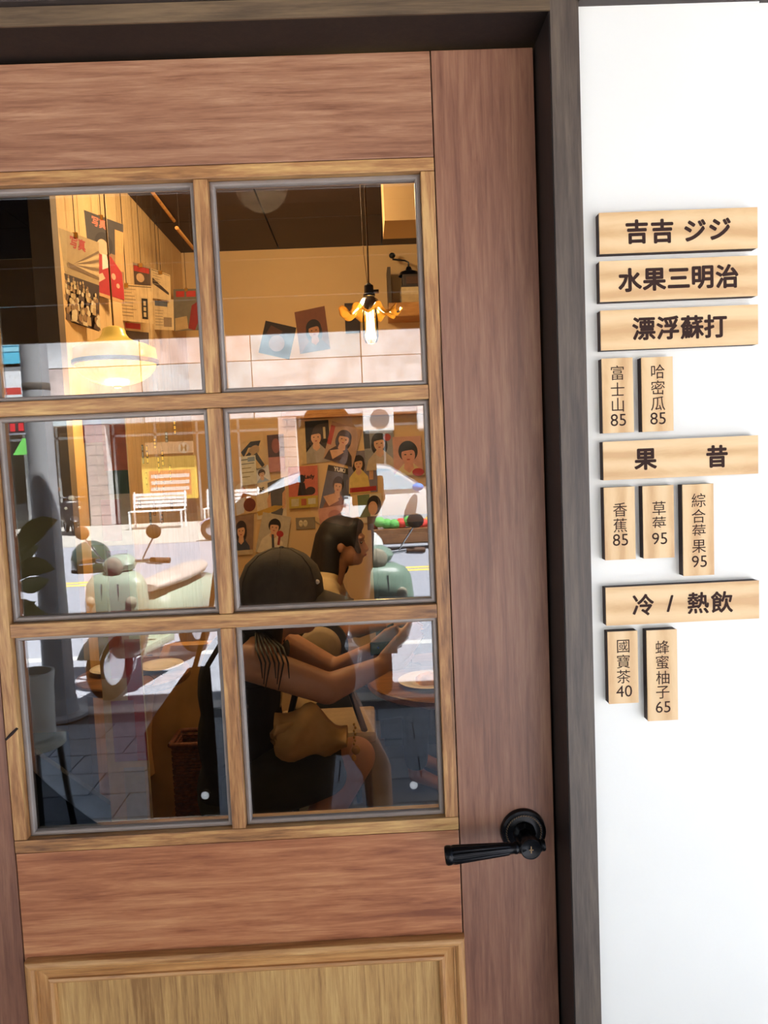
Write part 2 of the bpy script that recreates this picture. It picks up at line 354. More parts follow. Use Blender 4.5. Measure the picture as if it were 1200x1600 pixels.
# frame of the doorway
t1 = thing('trim_1', 'dark brown timber door frame with deep jambs around the door', 'door frame', (V7 + 0.05, 0, 0), kind='structure')
V9 = at(911, 360, PF).x
JX = V7 + 0.0015
HB = H1 + 0.002
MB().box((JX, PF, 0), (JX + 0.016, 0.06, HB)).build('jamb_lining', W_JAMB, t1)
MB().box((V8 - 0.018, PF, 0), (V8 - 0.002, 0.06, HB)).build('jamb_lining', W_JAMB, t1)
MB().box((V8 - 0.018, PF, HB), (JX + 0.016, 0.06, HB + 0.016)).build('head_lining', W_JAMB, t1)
zc = at(400, 34, PF).z; zt = at(400, 12, PF).z
MB().box((JX + 0.0012, PF - 0.002, 0), (V9, PF, 3.0), None, 0).box((JX + 0.0165, PF, 0), (V9, 0.05, 3.0)).build('side_casing', W_CASE, t1)
MB().box((V8 - 0.09, PF - 0.002, 0), (V8 - 0.0035, PF, 3.0)).box((V8 - 0.09, PF, 0), (V8 - 0.019, 0.05, 3.0)).build('side_casing', W_CASE, t1)
zh = at(400, 33, PF - 0.002).z
ztop = zh + 0.025
MB().box((V8 - 0.003, PF - 0.003, HB - 0.0005), (JX + 0.001, PF + 0.0, ztop)).build('head_casing', W_CASX, t1)
MB().box((V8 - 0.003, PF - 0.012, ztop + 0.001), (JX + 0.001, 0.05, 3.0)).build('head_board', W_DKX, t1)
# white wall with the menu
wz = at(1050, 6, WP).z; wx1 = at(1189, 500, WP).x
o = MB().box((V9 + 0.0005, WP, 0), (wx1, 0.05, wz)).build('wall_right', M_WHITE); struct(o, 'smooth white wall panel beside the door carrying the menu signs', 'wall')
o = MB().box((wx1 + 0.001, WP + 0.004, 0), (wx1 + 1.6, 0.05, wz)).build('wall_far_right', M_WHITE); struct(o, 'white wall strip beyond the panel joint at the right edge', 'wall')
o = MB().box((V9 + 0.0005, PF - 0.008, wz), (wx1 + 1.6, 0.05, 3.0)).build('trim_2', W_DKX); struct(o, 'dark timber board along the top of the white wall', 'trim')
o = MB().box((V8 - 0.092, WP, 0), (-5.5, 0.05, 3.0)).build('wall_front_left', M_WHITE); struct(o, 'white shop front wall left of the door frame', 'wall')

# ------------------------------------------------------------------ menu signs
def pine(i, ax): return wood('pine_%s%d' % (ax, i), (206, 160, 108), (222, 182, 130), (230, 194, 144), ax, 0.5, 0.35, ring=0.8, seed=30 + 3.7 * i, big=0.35, contrast=0.5)
M_BURN = mat('burnt_edge', (58, 38, 32), 0.7, 0, 0.1)
M_INK = mat('burnt_letter', (50, 23, 12), 0.9, 0, 0.08, 200)
YS = WP - 0.015
GS = 'wooden menu signs on the white wall'
SG = [  # corners TL TR BL BR of the front face, lettering (text, pixel x, y), em in pixels, weight, label
 ((936.7, 332.5), (1183.7, 323.7), (936.7, 397), (1183.7, 387.5), [('吉', 995, 362), ('吉', 1034.7, 361), ('ジ', 1086, 360), ('ジ', 1125, 357.5)], 37, .034, 'topmost long pine sign with two bold repeated characters and two katakana'),
 ((937, 408.7), (1183.7, 398.7), (937.5, 471.5), (1183.7, 462.5), [('水', 984.5, 437.5), ('果', 1022.5, 436.5), ('三', 1060.5, 434.5), ('明', 1098, 433), ('治', 1136, 431.5)], 37, .034, 'long pine sign with five bold characters for fruit sandwich'),
 ((938, 485.5), (1184.5, 475.5), (939.5, 547.5), (1184.5, 538), [('漂', 1006, 513.5), ('浮', 1043.5, 512), ('蘇', 1081.5, 511), ('打', 1118, 509.5)], 37, .03, 'long pine sign with four bold characters for float soda'),
 ((940.5, 560.5), (989.2, 558.5), (942, 677), (990, 675.5), [('富', 964.7, 582.5), ('士', 965, 608), ('山', 965.5, 632.5), ('85', 966.2, 656.2)], 24, 0, 'small upright pine sign reading 富士山 85, left of two under the soda sign'),
 ((1002.5, 558.5), (1051.5, 557), (1003.7, 675), (1052, 673), [('哈', 1028, 580.5), ('密', 1028, 605.5), ('瓜', 1028.2, 630.5), ('85', 1028.2, 653.7)], 24, 0, 'small upright pine sign reading 哈密瓜 85, right of two under the soda sign'),
 ((942, 690.8), (1184.7, 679.8), (943.5, 750.2), (1184.7, 740.4), [('果', 1008.7, 717.5), ('昔', 1120.4, 713)], 36, .034, 'long pine sign with two widely spaced bold characters for smoothie'),
 ((943.5, 761.8), (991.8, 760.3), (946, 875.7), (993, 873.3), [('香', 968.9, 796.4), ('蕉', 969.2, 820.9), ('85', 969.5, 843.5)], 24, 0, 'small upright pine sign reading 香蕉 85, leftmost under the smoothie sign'),
 ((1004, 759.7), (1052.4, 757.8), (1006.2, 873), (1054, 871), [('草', 1029.8, 794), ('莓', 1030, 817.8), ('95', 1030.7, 841.4)], 24, 0, 'small upright pine sign reading 草莓 95, middle one under the smoothie sign'),
 ((1066.2, 757.2), (1114.3, 755.7), (1068.4, 900.2), (1116.4, 898), [('綜', 1091.6, 781.7), ('合', 1091.6, 806.2), ('莓', 1092.2, 830), ('果', 1092.2, 853.6), ('95', 1092.8, 877.2)], 24, 0, 'tall upright pine sign reading 綜合莓果 95, rightmost under the smoothie sign'),
 ((946.5, 916.7), (1186, 908.8), (947.4, 976.7), (1186.2, 967.5), [('冷', 1005, 945), ('/', 1047, 943), ('熱', 1091, 942), ('飲', 1128, 940.5)], 36, .024, 'lowest long pine sign with bold characters and a slash'),
 ((949.6, 987.1), (996, 985.9), (951.4, 1100), (998, 1098), [('國', 973.8, 1009.8), ('寶', 974, 1033.6), ('茶', 974.4, 1057.2), ('40', 975.3, 1080)], 24, 0, 'small upright pine sign reading 國寶茶 40, under the lowest long sign'),
 ((1009.6, 985.3), (1057.3, 983.4), (1013.3, 1126.7), (1059.8, 1124.9), [('蜂', 1035, 1011.3), ('蜜', 1035, 1034.8), ('柚', 1035.6, 1058.7), ('子', 1035.6, 1081.7), ('65', 1036.2, 1104.6)], 24, 0, 'tall upright pine sign reading 蜂蜜柚子 65, under the lowest long sign'),
]
for i, (tl, tr, bl, br, tx, em, wt, lab) in enumerate(SG):
    P = [at(*q, YS) for q in (tl, tr, bl, br)]
    x0 = (P[0].x + P[2].x) / 2; x1 = (P[1].x + P[3].x) / 2; z1 = (P[0].z + P[1].z) / 2; z0 = (P[2].z + P[3].z) / 2
    t = thing('menu_sign', lab, 'sign', ((x0 + x1) / 2, WP, z0), group=GS)
    MB().box((x0, YS, z0), (x1, YS + 0.002, z1)).build('face_board', pine(i, 'X' if em > 30 else 'Z'), t)
    MB().box((x0 + 0.0002, YS + 0.002, z0 + 0.0002), (x1 - 0.0002, WP, z1 - 0.0002)).build('backing', M_BURN, t)
    for s_, px, py in tx:
        b = MB()
        k = em * (1.05 + YS) / F
        if s_.isdigit(): k *= 1.12
        text_geo(b, s_, k, at(px, py, YS - 0.00025), X3, Z3, Vector((0, 0, 0)), wt * k)
        b.build('lettering', M_INK, t)

# ------------------------------------------------------------------ inside the shop
BY = 3.30; CZ = 2.76; _d = ray(197, 300); LX = (_d * ((CZ - ZB) / _d.z)).x
M_TAN = mat('tan_plaster', (226, 190, 136), 0.8, 0, 0.03, 2.0, bump=0.05)
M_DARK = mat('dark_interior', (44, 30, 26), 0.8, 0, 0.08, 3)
M_CEIL = mat('dark_ceiling', (58, 42, 36), 0.6, 0, 0.08, 4)
M_FLIN = mat('slate_floor', (78, 84, 88), 0.35, 0, 0.08, 5)
M_BRASS = mat('brass', (190, 150, 80), 0.3, 0.9, 0.05)
W_ORG = wood('orange_pine', (170, 110, 50), (206, 146, 76), (226, 172, 100), 'X', 0.5, 0.6, seed=40)
W_BOARD = wood('pale_board', (212, 172, 118), (224, 186, 130), (232, 196, 142), 'Z', 0.6, 0.3, seed=44, big=0.3, contrast=0.5)
W_TBL = wood('table_wood', (92, 60, 36), (124, 84, 52), (150, 106, 68), 'X', 0.35, 0.7, seed=46)
M_PAPER = mat('paper', (226, 214, 188), 0.8, 0, 0.03, 12)
M_STR = mat('cord', (60, 44, 30), 0.8, 0, 0)
SX0, SX1 = -2.2, 1.9
o = MB().box((SX0, BY, 0), (SX1, BY + 0.1, CZ)).build('wall_back', M_TAN); struct(o, 'tan back wall of the shop covered in magazine pages', 'wall')
o = MB().box((SX0 - 0.1, 0.05, 0), (SX0, BY + 0.1, CZ)).build('wall_left', M_DARK); struct(o, 'dark side wall of the alcove inside the shop', 'wall')
o = MB().box((SX1, 0.05, 0), (SX1 + 0.1, BY + 0.1, CZ)).build('wall_inner_right', M_TAN); struct(o, 'tan side wall at the right inside the shop', 'wall')
o = MB().box((SX0 - 0.1, 0.05, -0.1), (SX1 + 0.1, BY + 0.1, 0)).build('floor', M_FLIN); struct(o, 'dark slate floor inside the shop', 'floor')
ce = thing('ceiling', 'dark brown panelled ceiling inside the shop', 'ceiling', (0, 1.6, CZ), kind='structure')
MB().box((SX0 - 0.1, 0.05, CZ + 0.02), (SX1 + 0.1, BY + 0.1, 3.0)).build('slab', M_BLACK, ce)
pm = None
for i in range(7):
    for j in range(6):
        x0 = SX0 + i * 0.586; y0 = 0.06 + j * 0.54
        if pm is None:
            pm = MB().box((0.004, 0.004, 0), (0.582, 0.536, 0.02)).build('ceiling_panel', M_CEIL); q = pm
        else: q = pm.copy(); COL.objects.link(q)
        q.location = (x0, y0, CZ); adopt(q, ce)
# boarded partition on the left with its end post
pw = thing('wall_partition', 'pale boarded partition wall hung with posters', 'wall', (LX, 2.4, 0), kind='structure')
n = 8; y0 = -1.05 + LX / ray(88, 400).x * ray(88, 400).y
for k in range(n):
    a_ = y0 + (BY - y0) * k / n; b_ = y0 + (BY - y0) * (k + 1) / n
    MB().box((LX - 0.03, a_ + 0.0015, 0), (LX, b_ - 0.0015, CZ)).build('wall_board', W_BOARD, pw)
MB().box((LX - 0.04, y0, 0), (LX - 0.03, BY, CZ)).build('wall_backing', M_DARK, pw)
MB().box((LX - 0.06, y0 - 0.05, 0), (LX + 0.012, y0, CZ)).build('end_post', mat('taupe_post', (122, 106, 88), 0.6), pw)
p_ = at(601, 345, 2.0)
o = MB().box((p_.x, 2.0, p_.z), (SX1, 2.25, CZ - 0.001)).build('trim_3', M_TAN); struct(o, 'tan soffit box under the ceiling at the right', 'soffit')
p0, p1 = at(440, 655, BY - 0.1), at(668, 640, BY - 0.1)
o = MB().box((p0.x, BY - 0.1, p0.z), (1.2, BY - 0.001, p0.z + 0.045), None, 0.003).build('trim_4', W_ORG); struct(o, 'orange pine ledge running along the back wall above the posters', 'ledge')

# -- pendant lamps
def pendant_light(name, loc, w_, col, r_, parent):
    l = bpy.data.lights.new(name, 'POINT'); l.energy = w_; l.color = col; l.shadow_soft_size = r_
    q = bpy.data.objects.new(name, l); COL.objects.link(q); q.location = loc; adopt(q, parent)
M_MILK = mat('milky_yellow_glass', (250, 214, 120), 0.25, 0, 0.02, emit=(255, 186, 70), es=0.55)
M_MILKB = mat('ribbed_yellow_glass', (252, 216, 120), 0.2, 0, 0.02, emit=(255, 192, 70), es=0.9)
M_BRZ = mat('lamp_bronze', (132, 98, 48), 0.4, 0.5)
YL = 1.45
c = at(181, 566, YL); k = (1.05 + YL) / F
t = thing('pendant_lamp', 'wide yellow glass dome pendant lamp in front of the hanging posters', 'lamp', (c.x, c.y, CZ), group='pendant lamps inside the shop')
b = MB(); b.cyl((c.x, c.y, c.z + 50 * k), (c.x, c.y, CZ - 0.02), 0.0028); b.build('rod', M_BRZ, t)
MB().lathe([(0.045, 0), (0.045, -0.015), (0.02, -0.03), (0.001, -0.03)], (c.x, c.y, CZ), 24).build('ceiling_cup', M_BRZ, t, 40)
b = MB(); b.lathe([(q * k, z * k) for q, z in ((8, 54), (16, 50), (18, 42), (22, 36), (33, 30), (48, 26), (60, 20), (61, 6), (60, 2))], c, 64); b.build('upper_shade', M_MILK, t, 50)
MB().lathe([(q * k, z * k) for q, z in ((59, 3), (63.5, 2), (63.5, -3), (59, -4))], c, 64).build('rim_ring', M_BRZ, t, 40)
b = MB(); b.lathe([(q * k, z * k) for q, z in ((59.5, -3), (57, -11), (49, -21), (36, -29), (20, -34), (5, -36), (0.2, -36))], c, 144, None, lambda a, r, z: (r * (1 + 0.006 * math.cos(36 * a)), z)); b.build('ribbed_bowl', M_MILKB, t, 50)
MB().lathe([(q * k, z * k) for q, z in ((0.2, -34), (6, -35), (5.5, -39), (0.2, -40))], c, 20).build('finial', M_BRZ, t, 40)
pendant_light('bulb_light', (c.x, c.y, c.z - 46 * k), 7, (1.0, 0.66, 0.30), 0.06, t)

YL = 1.45
c = at(578, 490, YL); k = (1.05 + YL) / F
M_AMBER = bpy.data.materials.new('amber_glass'); M_AMBER.use_nodes = True
nt = M_AMBER.node_tree; nt.nodes.clear()
o_ = nt.nodes.new('ShaderNodeOutputMaterial'); m1 = nt.nodes.new('ShaderNodeMixShader'); m2 = nt.nodes.new('ShaderNodeMixShader')
g_ = nt.nodes.new('ShaderNodeBsdfGlossy'); g_.inputs['Roughness'].default_value = 0.08; t_ = nt.nodes.new('ShaderNodeBsdfTransparent'); t_.inputs[0].default_value = (0.95, 0.50, 0.10, 1)
tl_ = nt.nodes.new('ShaderNodeBsdfTranslucent'); tl_.inputs[0].default_value = (1.0, 0.50, 0.07, 1); lw = nt.nodes.new('ShaderNodeLayerWeight'); lw.inputs[0].default_value = 0.35
m1.inputs[0].default_value = 0.8; nt.links.new(t_.outputs[0], m1.inputs[1]); nt.links.new(tl_.outputs[0], m1.inputs[2])
nt.links.new(lw.outputs[0], m2.inputs[0]); nt.links.new(m1.outputs[0], m2.inputs[1]); nt.links.new(g_.outputs[0], m2.inputs[2]); nt.links.new(m2.outputs[0], o_.inputs[0])
t = thing('pendant_lamp', 'amber ruffled glass pendant lamp with bare filament bulb', 'lamp', (c.x, c.y, CZ), group='pendant lamps inside the shop')
b = MB(); b.tube([(c.x, c.y, CZ - 0.01), (c.x + 0.002, c.y, c.z + 0.25), (c.x, c.y, c.z + 44 * k)], 0.0028, 8); b.build('flex', mat('fabric_flex', (112, 76, 40), 0.9), t)
b = MB(); b.tube([(c.x - 0.016, c.y, CZ - 0.01), (c.x - 0.012, c.y, c.z + 0.2), (c.x - 0.004, c.y, c.z + 46 * k)], 0.0012, 6); b.build('stay_wire', mat('stay_wire', (150, 110, 60), 0.6), t)
MB().lathe([(0.05, 0), (0.05, -0.012), (0.02, -0.022), (0.001, -0.022)], (c.x, c.y, CZ), 24).build('ceiling_cup', M_BRZ, t, 40)
MB().lathe([(q * k, z * k) for q, z in ((2, 46), (7, 42), (7.5, 30), (9, 29), (9, 26), (7.5, 25), (7.5, 18), (2, 18))], c, 24).cyl((c.x + 6 * k, c.y, c.z + 33 * k), (c.x + 15 * k, c.y, c.z + 33 * k), 3 * k).build('socket', mat('lamp_socket', (58, 48, 36), 0.4, 0.5), t, 40)
def ruff(a, r, z):
    s_ = max(0, (r / k - 14) / 32); return (r * (1 + 0.08 * s_ * math.cos(9 * a)) * (1 + 0.012 * math.cos(36 * a)), z + s_ * s_ * 6.5 * k * math.sin(9 * a + 0.6))
b = MB(); b.lathe([(q * k, z * k) for q, z in ((9, 24), (12, 22), (17, 14), (23, 6), (30, 0), (38, -2), (43, -1), (46, 3), (45, 4))], c, 144, None, ruff); b.build('ruffled_shade', M_AMBER, t, 60)
M_BULB = mat('bulb_glow', (255, 214, 130), 0.3, 0, 0, emit=(255, 190, 90), es=7.0)
M_FIL = mat('filament', (255, 220, 140), 0.3, 0, 0, emit=(255, 214, 130), es=60.0)
M_ENV = glass_pane('bulb_glass', 1.3, (1.0, 0.95, 0.8))
MB().lathe([(q * k, z * k) for q, z in ((5, 20), (6, 14), (10.5, 4), (12, -8), (12, -36), (9, -44), (0.3, -47))], c, 28).build('bulb_envelope', M_ENV, t, 50)
b = MB()
for a in range(6): b.tube([(c.x + 5.5 * k * math.cos(a * math.pi / 3 + (0.5 if z > -14 else 0)), c.y + 5.5 * k * math.sin(a * math.pi / 3), c.z + z * k) for z in (4, -10, -24, -38)], 1.1 * k, 6)
b.build('filament', M_FIL, t)
MB().lathe([(q * k, z * k) for q, z in ((0.2, 8), (2.4, 6), (2.4, -38), (0.2, -40))], c, 12).build('filament_core', M_BULB, t)
pendant_light('bulb_light', (c.x, c.y - 0.0, c.z - 30 * k), 16, (1.0, 0.62, 0.26), 0.03, t)
# unseen fill lamp added on the ceiling to brighten the room
t = thing('fill_lamp', 'unseen round fill lamp added above the tables inside the shop', 'lamp', (-0.35, 1.85, CZ))
MB().lathe([(0.16, 0), (0.16, -0.03), (0.15, -0.04), (0.001, -0.04)], (-0.35, 1.85, CZ - 0.001), 32).build('housing', M_BRZ, t, 40)
MB().lathe([(0.14, -0.04), (0.13, -0.06), (0.08, -0.075), (0.001, -0.08)], (-0.35, 1.85, CZ - 0.001), 32).build('diffuser', mat('fill_diffuser', (255, 236, 200), 0.3, 0, 0, emit=(255, 200, 120), es=3.0), t, 50)
pendant_light('fill_glow', (-0.35, 1.85, CZ - 0.16), 38, (1.0, 0.70, 0.40), 0.1, t)

# -- printed pages
def ink(c): return mat('ink_%d_%d_%d' % c, c, 0.65, 0, 0.05, 40)
def page(name, label, cat, Q, els, base=(222, 206, 172), group=None, th=0.0012, extra=None):
    """thin sheet on four corners TL TR BR BL; els are flat print in sheet coordinates (u right, v down)"""
    Q = [Vector(q) for q in Q]; nrm = (Q[1] - Q[0]).cross(Q[3] - Q[0]).normalized()
    if nrm.y > 0: nrm = -nrm
    f = lambda u, v, h=0: (Q[0] * (1 - u) + Q[1] * u) * (1 - v) + (Q[3] * (1 - u) + Q[2] * u) * v + nrm * h
    t = thing(name, label, cat, (Q[2] + Q[3]) / 2, group=group)
    MB().prism([f(0, 0), f(1, 0), f(1, 1), f(0, 1)], nrm * th).build('sheet', ink(base), t)
    b = MB(); mats = []
    for j, e in enumerate(els):
        col = e[-1]; m = ink(col)
        if m not in mats: mats.append(m)
        b.cur = mats.index(m); h = th + 0.00015 + 0.00012 * j
        if e[0] == 'r': b.poly([f(e[1], e[2], h), f(e[3], e[2], h), f(e[3], e[4], h), f(e[1], e[4], h)])
        elif e[0] == 'e': b.poly([f(e[1] + e[3] * math.cos(a * math.pi / 12), e[2] + e[4] * math.sin(a * math.pi / 12), h) for a in range(24)])
        elif e[0] == 'p': b.poly([f(u, v, h) for u, v in e[1]])
        elif e[0] == 't':
            o0 = f(e[2], e[3], h); ux = (f(e[2] + .01, e[3]) - f(e[2], e[3])).normalized(); uz = (f(e[2], e[3] - .01) - f(e[2], e[3])).normalized()
            text_geo(b, e[1], e[4] * (Q[3] - Q[0]).length, o0, ux, uz, Vector((0, 0, 0)), e[5] * e[4] * (Q[3] - Q[0]).length)
    if els: b.build('print', mats, t)
    return t
def portrait(bg, hair, skin, top, cu=0.5, cv=0.34, s=1.0, long=True, lean=0.0):
    E = [('r', 0.0, 0.0, 1.0, 1.0, bg)]
    if long: E.append(('e', cu, cv + 0.08 * s, 0.27 * s, 0.27 * s, hair))
    E += [('p', [(cu - 0.12 * s, cv + 0.20 * s), (cu + 0.12 * s, cv + 0.20 * s), (cu + 0.40 * s + lean, cv + 0.42 * s), (min(1, cu + 0.5 * s + lean), 1.0), (max(0, cu - 0.5 * s + lean), 1.0), (cu - 0.40 * s + lean, cv + 0.42 * s)], top),
          ('p', [(cu - 0.09 * s, cv + 0.1 * s), (cu + 0.09 * s, cv + 0.1 * s), (cu + 0.13 * s, cv + 0.30 * s), (cu, cv + 0.38 * s), (cu - 0.13 * s, cv + 0.30 * s)], skin),
          ('e', cu, cv - 0.03 * s, 0.25 * s, 0.20 * s, hair), ('e', cu, cv + 0.04 * s, 0.175 * s, 0.165 * s, skin),
          ('p', [(cu - 0.2 * s, cv - 0.02 * s), (cu - 0.12 * s, cv - 0.15 * s), (cu + 0.12 * s, cv - 0.15 * s), (cu + 0.2 * s, cv - 0.02 * s), (cu + 0.1 * s, cv - 0.055 * s), (cu - 0.06 * s, cv - 0.045 * s)], hair),
          ('e', cu - 0.075 * s, cv + 0.03 * s, 0.03 * s, 0.012 * s, (40, 26, 20)), ('e', cu + 0.075 * s, cv + 0.03 * s, 0.03 * s, 0.012 * s, (40, 26, 20)),
          ('e', cu, cv + 0.125 * s, 0.045 * s, 0.014 * s, (170, 70, 60))]
    return E
SK = (222, 170, 130); HR = (38, 26, 22)
GP = 'magazine pages pinned on the back wall'
def wp(n_, lab, pts, els, base=(222, 206, 172)):
    global PGI
    PGI += 1; Y = BY - 0.0006 - 0.0045 * (PGI % 6)
    return page(n_, lab, 'poster', [at(px, py, Y) for px, py in pts], els, base, GP)
PGI = 0
wp('magazine_page', 'dark magazine cover of a woman in a grey top below the ledge', [(467, 659), (513, 656), (517, 721), (470, 726)], portrait((34, 32, 28), HR, SK, (170, 160, 146), 0.55, 0.36, 0.95) + [('r', 0, 0, .2, 1, (216, 188, 136)), ('r', .8, .16, .88, .44, (206, 186, 144))])
wp('magazine_page', 'tilted red edged cover of a long haired woman in a dark shirt', [(519, 658), (566, 672), (551, 730), (505, 716)], portrait((188, 150, 120), HR, SK, (64, 48, 46), 0.5, 0.34, 0.95) + [('r', 0, .1, .14, .6, (178, 62, 50)), ('p', [(.15, .75), (.5, .62), (.6, .7), (.3, .95)], SK)])
wp('magazine_page', 'cover of a dark haired woman with a red flower by the ledge', [(567, 673), (614, 668), (620, 732), (572, 736)], portrait((150, 150, 152), HR, SK, (196, 176, 150), 0.5, 0.32, 1.0) + [('r', 0, 0, .2, .45, (70, 70, 76)), ('e', .78, .22, .12, .09, (176, 54, 46))])
wp('magazine_page', 'pinkish cover filled by a close up face of a short haired man', [(613, 683), (657, 681), (662, 742), (616, 744)], portrait((214, 160, 140), HR, (226, 160, 136), (226, 206, 150), 0.52, 0.42, 1.35, False) + [('e', .82, .92, .2, .1, (190, 40, 36))])
wp('magazine_page', 'pink and yellow record sleeve with a black silhouette lady', [(450, 730), (496, 727), (497, 792), (452, 795)], [('r', 0, 0, 1, .72, (206, 110, 88)), ('r', 0, .72, 1, 1, (190, 166, 60)), ('e', .45, .3, .12, .1, (40, 24, 22)), ('p', [(.38, .38), (.55, .4), (.6, .6), (.85, .62), (.8, .7), (.3, .7)], (40, 24, 22)), ('e', .75, .6, .17, .1, (60, 40, 34)), ('t', 'Lady', .72, .27, .13, .05, (44, 30, 26)), ('r', .08, .77, .34, .95, (204, 190, 150)), ('r', .42, .78, .6, .94, (176, 92, 60)), ('r', .66, .78, .92, .92, (206, 200, 170))])
wp('magazine_page', 'tilted blue cover titled with white capitals and a crouching woman', [(513, 726), (549, 733), (546, 806), (499, 794)], portrait((96, 98, 116), HR, SK, (140, 84, 56), 0.52, 0.4, 0.85, False) + [('r', 0, 0, 1, .13, (52, 48, 46)), ('t', 'YUKI', .5, .065, .12, .04, (240, 232, 214)), ('p', [(.05, .72), (.4, .6), (.62, .72), (.3, .9)], SK)])
wp('magazine_page', 'blue grey cover of a bobbed woman in a yellow bandeau top', [(543, 706), (589, 702), (590, 768), (545, 772)], portrait((130, 122, 134), HR, SK, (226, 196, 110), 0.36, 0.28, 0.8) + [('r', .72, .1, .86, .7, SK), ('r', .04, .86, .96, .97, (176, 40, 40))])
wp('magazine_page', 'small green clipping with a dark haired head beside the seated woman', [(558, 774), (596, 770), (597, 815), (562, 818)], [('r', 0, 0, .5, .8, (116, 132, 92)), ('e', .68, .4, .3, .34, HR), ('e', .62, .5, .2, .24, SK)])
wp('magazine_page', 'cream sheet of black brush drawing near the door bar', [(372, 694), (410, 676), (416, 728), (374, 742)], [('p', [(.1, .3), (.5, .1), (.9, .2), (.8, .34), (.4, .26), (.2, .5)], (56, 58, 66)), ('e', .6, .42, .22, .16, (180, 150, 110)), ('p', [(.05, .6), (.4, .4), (.5, .48), (.12, .75)], (48, 50, 58)), ('p', [(.55, .55), (.7, .5), (.95, .95), (.85, 1)], (60, 56, 56)), ('p', [(.4, .62), (.5, .6), (.66, 1), (.56, 1)], (60, 56, 56)), ('p', [(.25, .7), (.35, .68), (.42, .98), (.34, 1)], (60, 56, 56))], (216, 184, 130))
wp('magazine_page', 'dark red and pink picture page between brush drawing and tiles', [(417, 680), (443, 678), (446, 736), (421, 738)], [('r', 0, 0, 1, .6, (78, 48, 50)), ('e', .5, .3, .25, .2, (150, 90, 80)), ('r', 0, .6, 1, 1, (190, 128, 120))])
wp('magazine_page', 'white note sheet of small handwriting on the left', [(374, 714), (399, 711), (402, 756), (377, 759)], [('r', .1, .1, .8, .14, (110, 120, 120)), ('r', .1, .25, .9, .28, (120, 126, 120)), ('r', .1, .4, .7, .43, (150, 140, 100)), ('r', .5, .05, .95, .2, (140, 156, 170)), ('r', .1, .55, .85, .58, (150, 140, 100)), ('r', .1, .7, .6, .73, (150, 140, 100))], (226, 224, 206))
wp('magazine_page', 'bright white photo of a short haired man in pale blue', [(396, 730), (419, 726), (424, 756), (399, 762)], portrait((232, 234, 240), (80, 60, 54), (226, 186, 160), (170, 190, 222), 0.5, 0.38, 0.95, False), (236, 236, 240))
wp('magazine_page', 'page with bold black letters beside a figure in grey denim', [(399, 756), (446, 745), (448, 806), (402, 812)], [('t', 'GS', .17, .2, .17, .05, (40, 34, 32)), ('p', [(.4, .05), (.95, .0), (.98, .5), (.85, .98), (.5, 1.0), (.42, .5)], (96, 94, 96)), ('p', [(.36, .5), (.48, .3), (.5, .8), (.4, .85)], SK), ('p', [(.88, .4), (1, .3), (.98, .8), (.86, .8)], SK), ('p', [(.0, .78), (.6, .68), (.95, .74), (.6, .84), (.05, .9)], (200, 160, 70))])
wp('magazine_page', 'page of a boy in a pale cap holding a basketball', [(364, 752), (398, 748), (402, 800), (368, 806)], [('e', .38, .22, .28, .14, (222, 206, 170)), ('e', .42, .38, .18, .18, (196, 136, 96)), ('p', [(.05, .55), (.5, .5), (.4, .95), (.05, 1)], (214, 216, 230)), ('e', .68, .75, .28, .2, (120, 56, 40))], (210, 178, 130))
wp('magazine_page', 'lowest left page of a smiling woman in a dark blue jacket', [(362, 807), (397, 803), (395, 866), (364, 868)], portrait((150, 120, 96), (50, 34, 28), SK, (60, 66, 84), 0.42, 0.36, 1.0) + [('r', 0, .88, 1, 1, (206, 184, 146))])
wp('magazine_page', 'page of a man in a white suit smelling a red flower', [(411, 800), (455, 808), (447, 870), (399, 862)], portrait((196, 184, 160), HR, SK, (226, 214, 186), 0.48, 0.3, 0.85, False) + [('p', [(.42, .5), (.5, .5), (.62, .95), (.54, .97)], (70, 66, 70)), ('e', .7, .46, .12, .08, (176, 44, 40)), ('r', .66, .5, .74, .74, (150, 50, 44))])
wp('magazine_page', 'pink clipping half hidden behind the seated woman', [(497, 795), (545, 787), (548, 822), (501, 828)], [('e', .5, .4, .2, .24, (190, 120, 100)), ('p', [(.2, .6), (.8, .3), (.86, .4), (.25, .75)], (120, 70, 60))], (210, 150, 128))
wp('magazine_page', 'dark tilted card poking above the ledge', [(415, 501), (463, 512), (452, 562), (404, 551)], [('p', [(.2, .1), (.6, .2), (.5, .5), (.1, .4)], (96, 60, 44)), ('e', .5, .6, .25, .25, (150, 104, 76))], (44, 32, 28))
wp('magazine_page', 'brown portrait page tilted above the ledge', [(460, 488), (507, 478), (516, 545), (469, 553)], portrait((128, 74, 46), (34, 22, 18), (196, 136, 92), (90, 56, 40), 0.55, 0.48, 1.0))
wp('magazine_page', 'small dark card behind the amber lamp', [(538, 474), (562, 473), (563, 520), (540, 521)], [('r', .1, .1, .9, .4, (86, 60, 40))], (52, 36, 28))
GH = 'posters hung on cords by the boarded partition'
def hang(t, tops):
    b = MB()
    for p in tops: b.cyl(p, (p.x, p.y, CZ - 0.001), 0.0016, n=6)
    b.build('cord', M_STR, t)
    b = MB()
    for p in tops: b.box(p + Vector((-0.008, -0.006, -0.014)), p + Vector((0.008, 0.004, 0.004)))
    b.build('clip', M_BRASS, t)
crowd = [('r', 0, 0, .25, .45, (186, 160, 112)), ('t', '写真', .5, .1, .14, .03, (176, 50, 42))]
for k_ in range(7): crowd.append(('p', [(.25, .4 - k_ * .01), (.3, .4), (1.0, .12 + k_ * .05), (1.0, .09 + k_ * .05)], ((120, 92, 60), (206, 176, 126))[k_ % 2]))
crowd.append(('r', 0, .48, 1, 1, (66, 46, 34)))
rs = random.Random(3)
